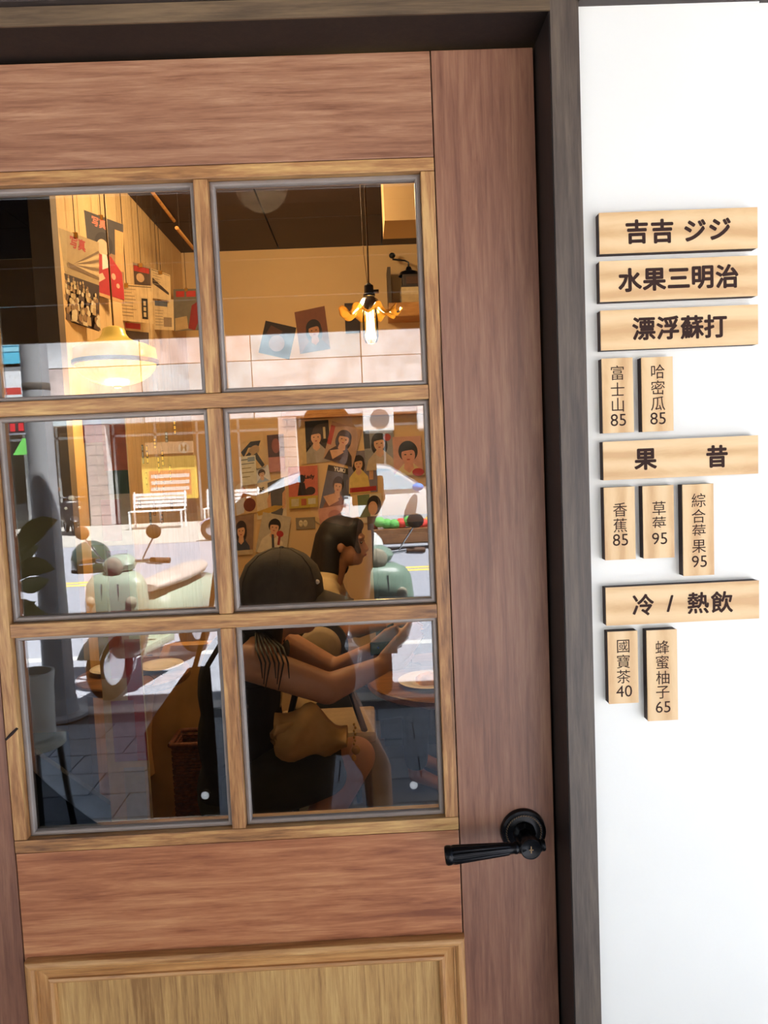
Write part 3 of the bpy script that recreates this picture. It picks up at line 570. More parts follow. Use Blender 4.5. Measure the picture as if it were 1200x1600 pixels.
for k_ in range(60):
    v = .5 + .46 * (k_ / 60.0); s_ = .018 + .03 * (k_ / 60.0); u = rs.uniform(.06, .92)
    crowd.append(('e', u, v, s_, s_ * .9, rs.choice([(206, 178, 130), (224, 204, 164), (150, 116, 78)])))
    crowd.append(('p', [(u - s_, v + s_), (u + s_, v + s_), (u + 1.5 * s_, min(1, v + 3.4 * s_)), (u - 1.5 * s_, min(1, v + 3.4 * s_))], rs.choice([(218, 196, 152), (190, 158, 112), (96, 70, 50)])))
q = [at(85, 353.6, 1.52), at(154, 379, 1.74), at(154.4, 518, 1.74), at(89, 496.6, 1.52)]
t = page('hanging_poster', 'sepia poster of a crowd under radiating beams hung on a cord', 'poster', q, crowd, (176, 148, 102), GH); hang(t, [q[0].lerp(q[1], .45)])
q = [at(120, 324, 1.76), at(192, 351, 1.98), at(194, 475, 1.98), at(124, 452, 1.76)]
els = [('r', 0, 0, 1, .42, (60, 50, 46)), ('t', '写真', .45, .09, .13, .03, (214, 120, 92)), ('r', 0, .42, .5, 1, (150, 110, 74)), ('r', .8, .1, 1, .6, (196, 148, 90)), ('e', .55, .33, .2, .14, HR), ('e', .52, .38, .13, .1, (226, 178, 140)),
       ('p', [(.4, .48), (.7, .46), (.95, .62), (1, .95), (.2, .98), (.28, .6)], (170, 34, 36)), ('p', [(.5, .46), (.6, .46), (.66, .6), (.5, .66)], (230, 210, 190)), ('p', [(.3, .78), (.5, .7), (.56, .76), (.36, .86)], (226, 178, 140)), ('r', .1, .96, .95, 1, (200, 150, 96)), ('e', .75, .7, .05, .04, (224, 160, 130)), ('e', .85, .8, .04, .03, (224, 160, 130))]
t = page('hanging_poster', 'poster of a woman in a red kimono hung on a cord', 'poster', q, els, (150, 110, 74), GH); hang(t, [q[0].lerp(q[1], .5)])
def news(cols, head=None, box=None):
    E = [('r', .03, .03, .97, .05, (70, 60, 50))]
    for k_ in range(9): E.append(('r', .08, .12 + k_ * .09, .08 + .5 * rs.uniform(.7, 1), .14 + k_ * .09, (150, 132, 104)))
    if head: E.append(('r', .1, .06, .75, .2, (178, 44, 40)))
    if box: E += [('r', .7, .35, .86, .9, (40, 36, 32)), ('r', .745, .42, .815, .54, (206, 180, 134)), ('r', .745, .58, .815, .68, (206, 180, 134)), ('r', .745, .72, .815, .84, (206, 180, 134))]
    return E
for lab, pts, Y, els, base, hg in (
    ('small framed magazine with red title hung high on the partition', [(204, 409), (236, 417), (237, 450), (206, 445)], 2.36, [('r', .1, .1, .95, .95, (84, 66, 54)), ('r', .15, .12, .9, .36, (176, 52, 44)), ('e', .45, .62, .2, .2, (206, 170, 130))], (150, 128, 100), True),
    ('large newspaper page with a black headline box on the partition', [(180, 443), (238, 447), (240, 506), (183, 500)], 2.16, news(0, None, True), (214, 186, 138), False),
    ('newspaper strip with a dark photograph at its top', [(236, 419), (266, 430), (267, 470), (238, 466)], 2.62, [('p', [(.05, .3), (.9, .7), (.9, .8), (.05, .5)], (64, 50, 42))] + news(0)[:6], (216, 188, 140), True),
    ('narrow newspaper column with a blue grey banner', [(239, 464), (271, 468), (272, 516), (241, 515)], 2.64, [('r', .08, .1, .7, .26, (92, 96, 104))] + news(0)[4:] + [('r', .5, .6, .9, .9, (140, 118, 92))], (212, 186, 140), False),
    ('magazine with red title tab low on the partition', [(185, 498), (238, 504), (238, 545), (186, 540)], 2.19, [('r', .05, .1, .65, .32, (178, 48, 42)), ('r', .1, .4, .9, .95, (80, 64, 54))], (200, 172, 126), False),
    ('grey green cover with red lettering beside the partition corner', [(271, 452), (311, 451), (313, 516), (272, 517)], 2.95, [('r', 0, 0, 1, 1, (122, 112, 92)), ('r', .1, .05, .42, .19, (196, 56, 44)), ('r', .5, .05, .86, .19, (196, 56, 44)), ('p', [(.55, .95), (.7, .4), (.95, .3), (1, .7), (.8, 1)], (150, 44, 38)), ('p', [(.05, .7), (.5, .65), (.55, .95), (.05, 1)], (196, 164, 112))], (122, 112, 92), True)):
    q = [at(px, py, Y) for px, py in pts]
    t = page('hanging_page', lab, 'poster', q, els, base, GH)
    if hg: hang(t, [q[0].lerp(q[1], .5)])
    else: hang(t, [q[0].lerp(q[1], .3)])
# wooden rods hung under the ceiling
for (a_, b_, lab) in (((238, 300), (272, 345), 'longer orange wooden rod slung below the dark ceiling'), ((276, 356), (302, 388), 'shorter orange wooden rod slung below the dark ceiling')):
    p0, p1 = at(*a_, 2.3), at(*b_, 2.7)
    t = thing('wooden_rod', lab, 'rod', (p0 + p1) / 2, group='rods under the ceiling')
    MB().cyl(p0, p1, 0.008).build('rod', W_ORG, t, 40)
    b = MB()
    for p in (p0.lerp(p1, .15), p0.lerp(p1, .85)): MB().cyl(p, (p.x, p.y, CZ - 0.001), 0.0012, n=6).build('string', M_STR, t)
# -- shelf with books and hand grinder
Y = BY - 0.2; p0 = at(608, 495, Y); p1 = at(700, 470, Y)
t = thing('wall_shelf', 'orange pine wall shelf at the right carrying books', 'shelf', (p0.x, BY, p0.z))
MB().box((p0.x, Y, p0.z), (p1.x, BY - 0.001, at(608, 473, Y).z), None, 0.003).build('shelf_board', W_ORG, t)
zs = at(608, 473, Y).z + 0.0008
M_GR = mat('shelf_grey', (92, 78, 60), 0.7)
MB().box((p0.x + 0.002, Y + 0.03, zs), (p0.x + 0.02, BY - 0.002, zs + 0.2)).build('shelf_end', M_GR, t)
bx = at(628, 470, Y).x; z_ = zs
for h_, cc, lab in ((0.042, (206, 178, 130), 'lowest thick cream book lying on the wall shelf'), (0.040, (222, 198, 152), 'upper pale book lying on the wall shelf'),):
    t = thing('book', lab, 'book', (bx, Y + 0.02, z_), group='books on the wall shelf')
    MB().box((bx, Y + 0.012, z_ + 0.003), (bx + 0.2, Y + 0.15, z_ + h_ - 0.003)).build('pages', M_PAPER, t)
    MB().box((bx - 0.003, Y + 0.01, z_), (bx + 0.2, Y + 0.152, z_ + 0.003)).box((bx - 0.003, Y + 0.01, z_ + h_ - 0.003), (bx + 0.2, Y + 0.152, z_ + h_)).box((bx, Y + 0.008, z_), (bx + 0.2, Y + 0.0115, z_ + h_)).build('cover', ink(cc), t)
    z_ += h_ + 0.0006
g0 = at(637, 430, Y)
t = thing('hand_grinder', 'old hand crank coffee grinder standing on the books', 'grinder', (g0.x, Y + 0.08, z_))
MB().box((bx + 0.0, Y + 0.02, z_), (bx + 0.18, Y + 0.14, z_ + 0.012)).box((bx + 0.01, Y + 0.03, z_ + 0.012), (bx + 0.17, Y + 0.13, z_ + 0.075), None, 0.004).build('box', mat('grinder_box', (70, 56, 44), 0.5), t)
MB().box((bx + 0.03, Y + 0.024, z_ + 0.02), (bx + 0.1, Y + 0.03, z_ + 0.06)).build('drawer', mat('grinder_drawer', (96, 66, 44), 0.5), t)
zt_ = z_ + 0.075; xk = at(614, 403, Y).x
MB().lathe([(0.06, 0), (0.05, 0.02), (0.02, 0.03), (0.012, 0.05), (0.001, 0.05)], (bx + 0.05, Y + 0.08, zt_), 24).build('hopper', M_IRON, t, 40)
MB().tube([(bx + 0.05, Y + 0.08, zt_ + 0.05), (bx + 0.05, Y + 0.08, zt_ + 0.075), (bx + 0.03, Y + 0.08, zt_ + 0.085), (xk, Y + 0.08, zt_ + 0.095)], 0.005).build('crank', M_IRON, t, 40)
MB().ell((xk, Y + 0.08, zt_ + 0.115), (0.018, 0.018, 0.016)).build('knob', M_BLACK, t, 60)
# -- socket on the back wall
p = [at(q_, r_, BY) for q_, r_ in ((462, 809), (493, 826))]
t = thing('power_socket', 'grey double power socket plate on the back wall', 'socket', ((p[0].x + p[1].x) / 2, BY, p[1].z))
MB().box((p[0].x, BY - 0.008, p[1].z), (p[1].x, BY - 0.0005, p[0].z), None, 0.002).build('plate', mat('socket_plate', (150, 134, 106), 0.5), t)
xm = p[0].x + (p[1].x - p[0].x) * .38; zm = (p[0].z + p[1].z) / 2
for dx in (-0.013, 0.013):
    s_ = MB().ell((xm + dx, BY - 0.008, zm), (0.0125, 0.003, 0.02)).build('outlet', mat('socket_ivory', (236, 218, 176), 0.4), t, 60)
    MB().box((xm + dx - 0.005, BY - 0.0118, zm), (xm + dx - 0.003, BY - 0.0105, zm + 0.008)).box((xm + dx + 0.003, BY - 0.0118, zm), (xm + dx + 0.005, BY - 0.0105, zm + 0.008)).build('slot', M_BLACK, s_)
MB().tube([(p[1].x, BY - 0.005, zm + 0.01), (p[1].x + 0.03, BY - 0.008, zm - 0.01), (p[1].x + 0.035, BY - 0.006, zm - 0.12)], 0.004).build('lead', mat('socket_lead', (190, 170, 130), 0.6), t, 60)
# -- photo strips on threads
rs = random.Random(5)
GF = 'photo strips on threads'
for i, (px, py, h_) in enumerate(((273, 668, 22), (260, 683, 16), (242, 693, 16), (223, 710, 30), (230, 710, 28), (254, 716, 24), (248, 727, 26), (266, 740, 26), (229, 752, 28), (244, 753, 24), (256, 765, 26), (218, 786, 18), (241, 795, 22), (268, 790, 18), (253, 808, 20), (235, 810, 20))):
    Y = 1.7; a_, b_ = at(px - 2.6, py - h_ / 2, Y), at(px + 2.6, py + h_ / 2, Y)
    t = thing('photo_strip', 'narrow dark photo strip hanging on a thread in the left middle pane', 'photo strip', ((a_.x + b_.x) / 2, Y, b_.z), group=GF)
    MB().box((a_.x, Y, b_.z), (b_.x, Y + 0.001, a_.z)).build('strip', ink((58, 44, 38)), t)
    b = MB(); hh = (a_.z - b_.z) / 3
    for j in range(3): b.poly([Vector((a_.x + .0015, Y - 0.0004, b_.z + hh * (j + .15))), Vector((b_.x - .0015, Y - 0.0004, b_.z + hh * (j + .15))), Vector((b_.x - .0015, Y - 0.0004, b_.z + hh * (j + .85))), Vector((a_.x + .0015, Y - 0.0004, b_.z + hh * (j + .85)))])
    b.build('frames', ink(rs.choice([(176, 132, 92), (120, 128, 140), (196, 168, 80)])), t)
    MB().cyl(((a_.x + b_.x) / 2, Y + 0.0005, a_.z), ((a_.x + b_.x) / 2, Y + 0.0005, CZ - 0.001), 0.00018, n=4).build('thread', M_STR, t)
# -- tall painted standing board
Y = 1.0
x0, x1 = at(152, 980, Y).x, at(217, 980, Y).x; zt = at(180, 634, Y).z
t = thing('standing_board', 'tall narrow standing board in red yellow and green stripes', 'sign board', ((x0 + x1) / 2, Y, 0))
MB().box((x0, Y, 0.03), (x1, Y + 0.012, zt), None, 0.002).build('board', ink((226, 206, 170)), t)
b = MB(); cols = []; xm = (x0 + x1) / 2
for u0, u1, py0, py1, cc in ((0, .55, 636, 690, (206, 90, 84)), (.45, 1, 636, 735, (222, 110, 60)), (.5, 1, 735, 772, (60, 84, 54)), (.3, .75, 780, 845, (214, 120, 110)), (.35, .85, 860, 960, (170, 36, 40)), (.0, .3, 850, 1060, (186, 150, 50)), (.25, .75, 985, 1060, (206, 120, 96)), (.62, 1, 1000, 1190, (186, 44, 40)), (.2, .75, 1095, 1190, (176, 130, 172)), (.4, .9, 1200, 1290, (206, 210, 214))):
    m = ink(cc)
    if m not in cols: cols.append(m)
    b.cur = cols.index(m); za, zb = at(180, py0, Y).z, at(180, py1, Y).z; h_ = 0.0003 + 0.0002 * len(b.f)
    b.poly([(x0 + (x1 - x0) * u, Y - h_, z_) for u, z_ in ((u0, zb), (u1, zb), (u1, za), (u0, za))])
b.build('painted_stripes', cols, t)
MB().box((x0 - 0.03, Y - 0.06, 0), (x1 + 0.03, Y + 0.1, 0.03), None, 0.004).build('foot', W_TBL, t)
# -- tables, plates, chair, coat, basket
def round_table(name, label, c, r, h, top, leg, group=None):
    t = thing(name, label, 'table', (c[0], c[1], 0), group=group)
    MB().lathe([(0.001, h), (r - 0.004, h), (r, h - 0.004), (r, h - 0.022), (r - 0.006, h - 0.028), (0.001, h - 0.028)], (c[0], c[1], 0), 56).build('table_top', top, t, 30)
    MB().lathe([(0.03, h - 0.028), (0.022, h - 0.1), (0.02, 0.06), (0.03, 0.03)], (c[0], c[1], 0), 20).build('pedestal', leg, t, 40)
    MB().lathe([(0.001, 0.03), (0.04, 0.03), (0.14, 0.012), (0.15, 0.0)], (c[0], c[1], 0), 40).build('foot_plate', leg, t, 40)
def plate(label, c, r, m, food=None):
    t = thing('plate', label, 'plate', c, group='plates on the cafe tables')
    MB().lathe([(0.001, 0.002), (r * .55, 0.002), (r * .62, 0.006), (r * .98, 0.014), (r, 0.016), (r * .97, 0.0175), (r * .6, 0.010), (r * .55, 0.006), (0.001, 0.006)], c, 48).build('dish', m, t, 50)
    if food: MB().lathe([(r * .42, 0.006), (r * .40, 0.022), (r * .25, 0.034), (0.001, 0.038)], c, 24, None, lambda a, rr, z: (rr * (1 + .08 * math.sin(5 * a)), z)).build('cake', food, t, 50)
M_CHINA = mat('china', (236, 230, 220), 0.15, 0, 0.01)
M_MET = mat('dark_metal', (34, 32, 32), 0.4, 0.6)
d = ray(195, 1052); k = (0.86 - ZB) / d.z; tc = CAM + d * k; tc.x += 0.03
round_table('cafe_table', 'small round brown cafe table near the left lower pane', (tc.x, tc.y), 0.185, 0.86, W_TBL, M_MET, 'cafe tables inside the shop')
plate('white plate on the left of the round brown table', (tc.x - 0.075, tc.y + 0.02, 0.8603), 0.075, M_CHINA)
plate('white plate on the right of the round brown table', (tc.x + 0.085, tc.y + 0.03, 0.8603), 0.075, M_CHINA)
gz = 0.8612; gx, gy = tc.x + 0.06, tc.y - 0.165
t = thing('eyeglasses', 'thin framed eyeglasses lying on the round brown table', 'glasses', (gx, gy, 0.8605))
b = MB()
for s_ in (-1, 1): b.tube([(gx + s_ * 0.032 + 0.026 * math.cos(a * math.pi / 8), gy, gz + 0.018 + 0.018 * math.sin(a * math.pi / 8)) for a in range(17)], 0.0014, 6)
b.build('rims', M_MET, t); MB().tube([(gx - 0.008, gy, gz + 0.024), (gx, gy, gz + 0.027), (gx + 0.008, gy, gz + 0.024)], 0.0014, 6).build('bridge', M_MET, t)
for s_ in (-1, 1): MB().tube([(gx + s_ * 0.058, gy, gz + 0.022), (gx + s_ * 0.058, gy + 0.07, gz + 0.018), (gx + s_ * 0.056, gy + 0.10, gz + 0.002)], 0.0014, 6).build('temple', M_MET, t)
# coat over a chair
M_COAT = mat('tan_cloth', (196, 152, 92), 0.9, 0, 0.10, 7, bump=0.3, bscale=25)
cc = at(290, 1120, 1.64)
t = thing('cafe_chair', 'dark wooden cafe chair under the tan coat', 'chair', (cc.x + 0.02, 1.88, 0))
x_, y_ = cc.x + 0.03, 1.94
for dx, dy, h_ in ((-.17, -.17, .44), (.17, -.17, .44), (-.17, .17, .44), (.17, .17, .44)): MB().cyl((x_ + dx, y_ + dy, 0), (x_ + dx * .9, y_ + dy * .9, h_), 0.016, 0.014).build('leg', M_MET, t, 40)
MB().box((x_ - .2, y_ - .2, .44), (x_ + .2, y_ + .2, .47), None, 0.01).build('seat', W_TBL, t)
for dx in (-.17, .17): MB().cyl((x_ + dx, y_ - .17, .47), (x_ + dx, y_ - .23, .84), 0.014).build('back_post', M_MET, t, 40)
MB().box((x_ - .19, y_ - .245, .68), (x_ + .19, y_ - .215, .84), None, 0.008).build('backrest', W_TBL, t)
rings = []
for j in range(15):
    v = j / 14.0; z_ = 0.885 - v * 0.66; ring = []
    hw = 0.115 + 0.15 * min(1, v * 1.6) - 0.05 * max(0, v - .75); dp = 0.030 + 0.035 * v
    for k_ in range(48):
        a = 2 * math.pi * k_ / 48; rp = 1 + (0.10 * v + 0.03) * math.sin(7 * a + 2 * v) + 0.05 * v * math.sin(13 * a - v * 3)
        ring.append(Vector((x_ + 0.01 - 0.05 * v + hw * math.cos(a) * rp, y_ - 0.245 - 0.02 * v + dp * math.sin(a) * rp, z_ + 0.02 * math.sin(3 * a) * v)))
    rings.append(ring)
t = thing('coat', 'creased tan coat draped over the cafe chair', 'coat', (x_, y_ - 0.24, 0.26))
MB().loft(rings).build('coat_body', M_COAT, t, 80)
sl = []
for j in range(9):
    v = j / 8.0; sl.append((x_ - 0.16 - 0.05 * math.sin(v * 2.4), y_ - 0.30, 0.83 - v * 0.42))
MB().tube(sl, [0.03, 0.045, 0.05, 0.05, 0.052, 0.05, 0.046, 0.044, 0.04], 14).build('sleeve', M_COAT, t, 80)
# wicker basket
M_WICK = mat('wicker', (116, 62, 34), 0.7, 0, 0.25, 60, bump=0.5, bscale=120)
bc = at(318, 1240, 1.3); bx0, bx1, by0, by1, bz = bc.x - 0.09, bc.x + 0.08, 1.27, 1.40, bc.z - 0.06
t = thing('wicker_basket', 'red brown wicker basket on a low stand by the coat', 'basket', ((bx0 + bx1) / 2, 1.33, bz), )
H_ = at(300, 1155, 1.3).z - bz
MB().box((bx0 + .006, by0 + .006, bz), (bx1 - .006, by1 - .006, bz + .006)).build('basket_floor', M_WICK, t)
def rr(x0, y0, x1, y1, z, ph, amp):
    pts = []
    for (ax, ay), (bx_, by_) in (((x0, y0), (x1, y0)), ((x1, y0), (x1, y1)), ((x1, y1), (x0, y1)), ((x0, y1), (x0, y0))):
        for q_ in range(12):
            f_ = q_ / 12; n_ = Vector((by_ - ay, -(bx_ - ax), 0)).normalized(); pts.append(Vector((ax + (bx_ - ax) * f_, ay + (by_ - ay) * f_, z)) + n_ * amp * math.cos(math.pi * q_ + ph))
    return pts + [pts[0]]
nr = 22
b = MB()
for j in range(nr): b.tube(rr(bx0 + .006, by0 + .006, bx1 - .006, by1 - .006, bz + .006 + (H_ - .014) * j / nr, math.pi * (j % 2), 0.0022), H_ / nr * .5, 5)
tag(b.build('weave', M_WICK, t, 60), kind='stuff')
MB().tube(rr(bx0, by0, bx1, by1, bz + H_ - .006, 0, 0.0), 0.008, 8).build('rim', M_WICK, t, 60)
t = thing('low_stand', 'low dark wooden stand under the wicker basket', 'stand', ((bx0 + bx1) / 2, 1.33, 0))
MB().box((bx0 - .02, by0 - .02, bz - .025), (bx1 + .02, by1 + .02, bz - .0008), None, 0.003).build('stand_top', W_ORG, t)
for dx in (bx0, bx1 - .03):
    for dy in (by0, by1 - .03): MB().box((dx, dy, 0), (dx + .03, dy + .03, bz - .025)).build('leg', W_TBL, t)
a_ = at(580, 818, 2.75)
t = thing('backdrop', 'made-up dark wooden counter at the right behind the tables', 'backdrop', (a_.x, 2.95, 0))  # added to darken the interior so the right-hand reflections stand out
M_CTR = wood('backdrop_wood', (30, 22, 18), (42, 31, 25), (54, 41, 32), 'Z', 0.5, 0.5, seed=61)
MB().box((a_.x, 2.78, 0.06), (SX1 - 0.01, 3.2, a_.z - 0.035)).build('carcass', M_CTR, t)
MB().box((a_.x - 0.02, 2.75, a_.z - 0.034), (SX1 - 0.01, 3.22, a_.z), None, 0.003).build('worktop', M_CTR, t)
for k_ in range(4): MB().box((a_.x + 0.02 + k_ * 0.42, 2.765, 0.1), (a_.x + 0.42 + k_ * 0.42, 2.779, a_.z - 0.06), None, 0.003).build('front_panel', M_CTR, t)
MB().box((a_.x + 0.02, 2.82, 0.0), (SX1 - 0.02, 3.18, 0.06)).build('plinth', M_BLACK, t)
# added black sheet standing in for the dark interior at lower left
q = [at(40, 1166, 1.12), at(60, 1180, 1.12), at(232, 1300, 1.12), at(260, 1345, 1.12), at(40, 1400, 1.12)]
t = thing('dark_wedge', 'made-up black wedge for the dark interior behind the lower left pane', 'board', (q[4].x, 1.12, 0))
zb = 0.0
MB().prism([q[0], q[1], q[2], Vector((q[2].x + 0.05, 1.12, zb)), Vector((q[0].x, 1.12, zb))], (0, 0.02, 0)).build('board', mat('wedge_black', (14, 16, 19), 0.6, 0, 0.05), t)

# ------------------------------------------------------------------ the street (seen in the glass)
M_ASPH = mat('asphalt', (150, 153, 162), 0.85, 0, 0.07, 30, bump=0.2, bscale=200)
M_CONC = mat('concrete', (176, 172, 164), 0.85, 0, 0.06, 6, bump=0.1)
M_JOINT = mat('paver_joint', (70, 74, 80), 0.9, 0, 0.05)
M_PAV = mat('paver', (124, 132, 140), 0.7, 0, 0.10, 5, bump=0.15)
M_YEL = mat('yellow_line', (236, 206, 90), 0.7, 0, 0.05)
M_LINE = mat('white_line', (232, 232, 228), 0.7, 0, 0.05)
NE, FE, FC = -3.72, -13.9, -19.4        # near kerb, far kerb, facade opposite
pv = thing('pavement', 'grey paver sidewalk in front of the shop', 'pavement', (0, -1.7, 0), kind='structure')
MB().box((-7, NE + 0.16, -0.12), (7, WP - 0.02, -0.012)).build('bedding', M_JOINT, pv)
first = None
for i in range(-6, 7):
    for j in range(13):
        x0 = i * 0.40 + (0.2 if j % 2 else 0); y1 = -0.12 - j * 0.25
        if first is None:
            first = MB().box((0.003, -0.247, -0.012), (0.397, -0.003, 0), None, 0.002).build('paver', M_PAV); q = first
        else: q = first.copy(); COL.objects.link(q)
        q.location = (x0, y1, 0); adopt(q, pv)
for x0, x1 in ((-7, -2.4), (5.4 - 0.2, 7)): pass
MB().box((-7, NE + 0.16, -0.012), (-2.41, WP - 0.02, -0.001)).build('paving_beyond', M_PAV, pv)
MB().box((5.21 - 0.0, NE + 0.16, -0.012), (7, WP - 0.02, -0.001)).build('paving_beyond', M_PAV, pv)
o = MB().box((-14, NE, -0.14), (14, NE + 0.158, -0.001), None, 0.01).build('kerb_near', mat('kerb_stone', (206, 204, 198), 0.8, 0, 0.05)); struct(o, 'pale concrete kerb on the shop side of the road', 'kerb')
rd = thing('road', 'asphalt road between the shop and the buildings opposite', 'road', (0, -8, -0.02), kind='structure')
MB().box((-40, FE, -0.2), (40, NE, -0.006)).build('asphalt', M_ASPH, rd)
for dy in (0, 0.24): MB().box((-40, -8.95 - dy, -0.006), (40, -8.83 - dy, -0.003)).build('yellow_line', M_YEL, rd)
MB().box((-40, -5.05, -0.006), (40, -4.93, -0.003)).build('white_line', M_LINE, rd)
o = MB().box((-40, FC, -0.2), (40, FE, 0.0)).build('far_sidewalk', M_CONC); struct(o, 'pale concrete sidewalk across the road', 'sidewalk')
# canopy over the shop front
M_CAN = mat('canopy_dark', (38, 32, 32), 0.6, 0, 0.06)
CY = -3.0
cn = thing('canopy', 'dark canopy above the sidewalk with a hanging valance', 'canopy', (0, -1.9, 2.92), kind='structure')
MB().box((-7, CY, 2.96), (1.7, PF - 0.02, 3.0)).build('canopy_roof', M_CAN, cn)
for i in range(-9, 3):
    for j in range(4):
        x0 = i * 0.78; x1 = min(x0 + 0.77, 1.7)
        MB().box((x0, CY + .02 + j * 0.72, 2.92), (x1, CY + .02 + j * 0.72 + 0.71, 2.958)).build('soffit_panel', M_CAN, cn)
zv = rv(500, 518, 2 * YG - CY).z
yv = CY
for k, (a_, b_) in enumerate(((zv + 0.40, 3.0), (zv + 0.20, zv + 0.393), (zv, zv + 0.193))): MB().box((-7, yv - 0.03, a_), (1.7, yv, b_)).build('valance_board', M_CAN, cn)
for dx in (-6.9, -0.9 - 1.9, 1.0): pass
# street pole
p = rv(68, 760, 3.58); rp = 20.5 * (1.05 + 3.58) / F
t = thing('street_pole', 'thick grey street pole rising at the kerb', 'pole', (p.x, p.y, 0))
M_POLE = mat('pole_grey', (176, 178, 182), 0.45, 0.2, 0.04, 4)
MB().lathe([(rp * 1.15, 0), (rp * 1.1, 0.4), (rp, 0.9), (rp * .92, 3.2), (rp * .8, 6.5)], (p.x, p.y, 0), 32).build('shaft', M_POLE, t, 60)
MB().lathe([(rp * 2.0, 0), (rp * 2.0, 0.02), (rp * 1.3, 0.03), (rp * 1.2, 0.12), (rp * 1.1, 0.13)], (p.x, p.y, 0), 32).build('base_flange', M_POLE, t, 40)
MB().lathe([(rp * .96, 0), (rp * .985, 0.005), (rp * .985, 0.04), (rp * .96, 0.045)], (p.x, p.y, rv(68, 610, 3.58).z), 32).build('band', mat('pole_band', (96, 90, 84), 0.6), t, 40)

# ---- facade opposite
YF = 19.42
def fz(px, py, Y=YF): p = rv(px, py, Y); return p
M_FAS = mat('mottled_paint', (216, 220, 224), 0.8, 0, 0.13, 2.6, bump=0.05)
M_FAS2 = mat('mottled_paint_pink', (222, 206, 202), 0.8, 0, 0.14, 2.2, bump=0.05)
M_FAS3 = mat('mottled_paint_blue', (198, 214, 220), 0.8, 0, 0.14, 2.2, bump=0.05)
M_WALLO = mat('opposite_wall', (186, 178, 168), 0.8, 0, 0.06, 1.5)
M_SHOPIN = mat('shop_interior', (150, 132, 112), 0.8, 0, 0.1, 0.8)
M_GLD = glass_pane('shop_glass', 1.5, (0.8, 0.85, 0.85))
M_ALU = mat('aluminium', (186, 186, 184), 0.4, 0.6, 0.03)
bl = thing('opposite_building', 'pale mottled building across the road with shop fronts below', 'building', (0, FC, 0))
zf = fz(500, 640).z - 0.15
MB().box((-22, FC - 4.0, 0), (22, FC - 3.6, zf)).build('rear_wall', M_SHOPIN, bl)
MB().box((-22, FC - 4.0, zf), (22, FC - 0.2, 7.4)).build('upper_block', M_WALLO, bl)
rowz = [zf, zf + 0.80, zf + 1.55, zf + 2.35]
for j in range(3):
    for i in range(14):
        x0 = -21 + i * 3.0
        MB().box((x0 + 0.015, FC - 0.2, rowz[j] + 0.012), (x0 + 2.985, FC, rowz[j + 1] - 0.012)).build('fascia_panel', (M_FAS, M_FAS2, M_FAS, M_FAS3, M_FAS)[(i * 2 + j * 3) % 5], bl)
# strip of upper windows
for i in range(12):
    x0 = -20 + i * 3.4
    wv_ = MB().box((x0, FC - 0.12, 5.55), (x0 + 2.6, FC - 0.02, 6.9)).build('window', mat('white_frame', (236, 238, 240), 0.4), bl)
    MB().box((x0 + 0.1, FC - 0.02, 5.65), (x0 + 1.25, FC - 0.012, 6.8)).build('pane', mat('dark_pane', (96, 110, 124), 0.1), wv_)
    MB().box((x0 + 1.35, FC - 0.02, 5.65), (x0 + 2.5, FC - 0.012, 6.8)).build('pane', mat('dark_pane', (96, 110, 124), 0.1), wv_)
# tiled columns
M_TILE = mat('pale_tile', (204, 184, 176), 0.35, 0, 0.05, 2)
def column(px0, px1, py):
    a_, b_ = fz(px0, py).x, fz(px1, py).x
    cl = MB().box((a_, FC - 0.35, 0), (b_, FC - 0.02, zf)).build('column', mat('grout', (236, 232, 228), 0.8), bl)
    n = 10; hz = zf / n; wx = (b_ - a_) / 2
    for j in range(n):
        for i in range(2):
            MB().box((a_ + wx * i + 0.012, FC - 0.02, hz * j + 0.012), (a_ + wx * (i + 1) - 0.012, FC, hz * (j + 1) - 0.012)).build('column_tile', M_TILE, cl)
for px0, px1 in ((133, 166), (436, 464), (-60, -30), (735, 765), (960, 990)): column(px0, px1, 700)
# shop fronts between the columns
def shopfront(px0, px1, cols, doorx=None):
    a_, b_ = fz(px0, 700).x, fz(px1, 700).x; n = cols; wdt = (b_ - a_) / n
    for i in range(n):
        f_ = MB().box((a_ + i * wdt, FC - 0.5, 0), (a_ + i * wdt + 0.06, FC - 0.42, zf)).box((a_ + i * wdt, FC - 0.5, zf - 0.35), (a_ + (i + 1) * wdt, FC - 0.42, zf - 0.28)).build('shop_frame', M_ALU, bl)
        MB().box((a_ + i * wdt + 0.06, FC - 0.47, 0.08), (a_ + (i + 1) * wdt, FC - 0.46, zf - 0.35)).build('pane', M_GLD, f_)
for a_, b_, n in ((168, 434, 4), (466, 733, 4), (-28, 130, 3), (767, 958, 3)): shopfront(a_, b_, n)
# posters and round emblem on the shop glass opposite
def fbox(px0, py0, px1, py1, y, th, m, name, parent):
    a_, b_ = rv(px0, py0, 2 * YG - y), rv(px1, py1, 2 * YG - y)
    return MB().box((a_.x, y - th, min(a_.z, b_.z)), (b_.x, y, max(a_.z, b_.z))).build(name, m, parent)
t = thing('shop_poster', 'yellow shop poster with an orange table of rows behind the white bench', 'poster', (fz(277, 780, 19.8).x, FC - 0.4, fz(277, 780, 19.8).z))
yp = FC - 0.38
fbox(220, 715, 310, 778, yp, 0.02, ink((240, 206, 96)), 'sheet', t)
fbox(232, 736, 300, 772, yp + 0.004, 0.004, ink((224, 150, 90)), 'table_block', t)
for j in range(3): fbox(236, 742 + j * 10, 296, 745 + j * 10, yp + 0.006, 0.002, ink((244, 226, 214)), 'text_row', t)
t = thing('shop_banner', 'pale banner with a round letter emblem above the yellow poster', 'sign', (fz(270, 710, 19.8).x, FC - 0.4, fz(270, 712, 19.8).z))
fbox(226, 692, 303, 707, yp, 0.02, ink((236, 196, 150)), 'sheet', t)
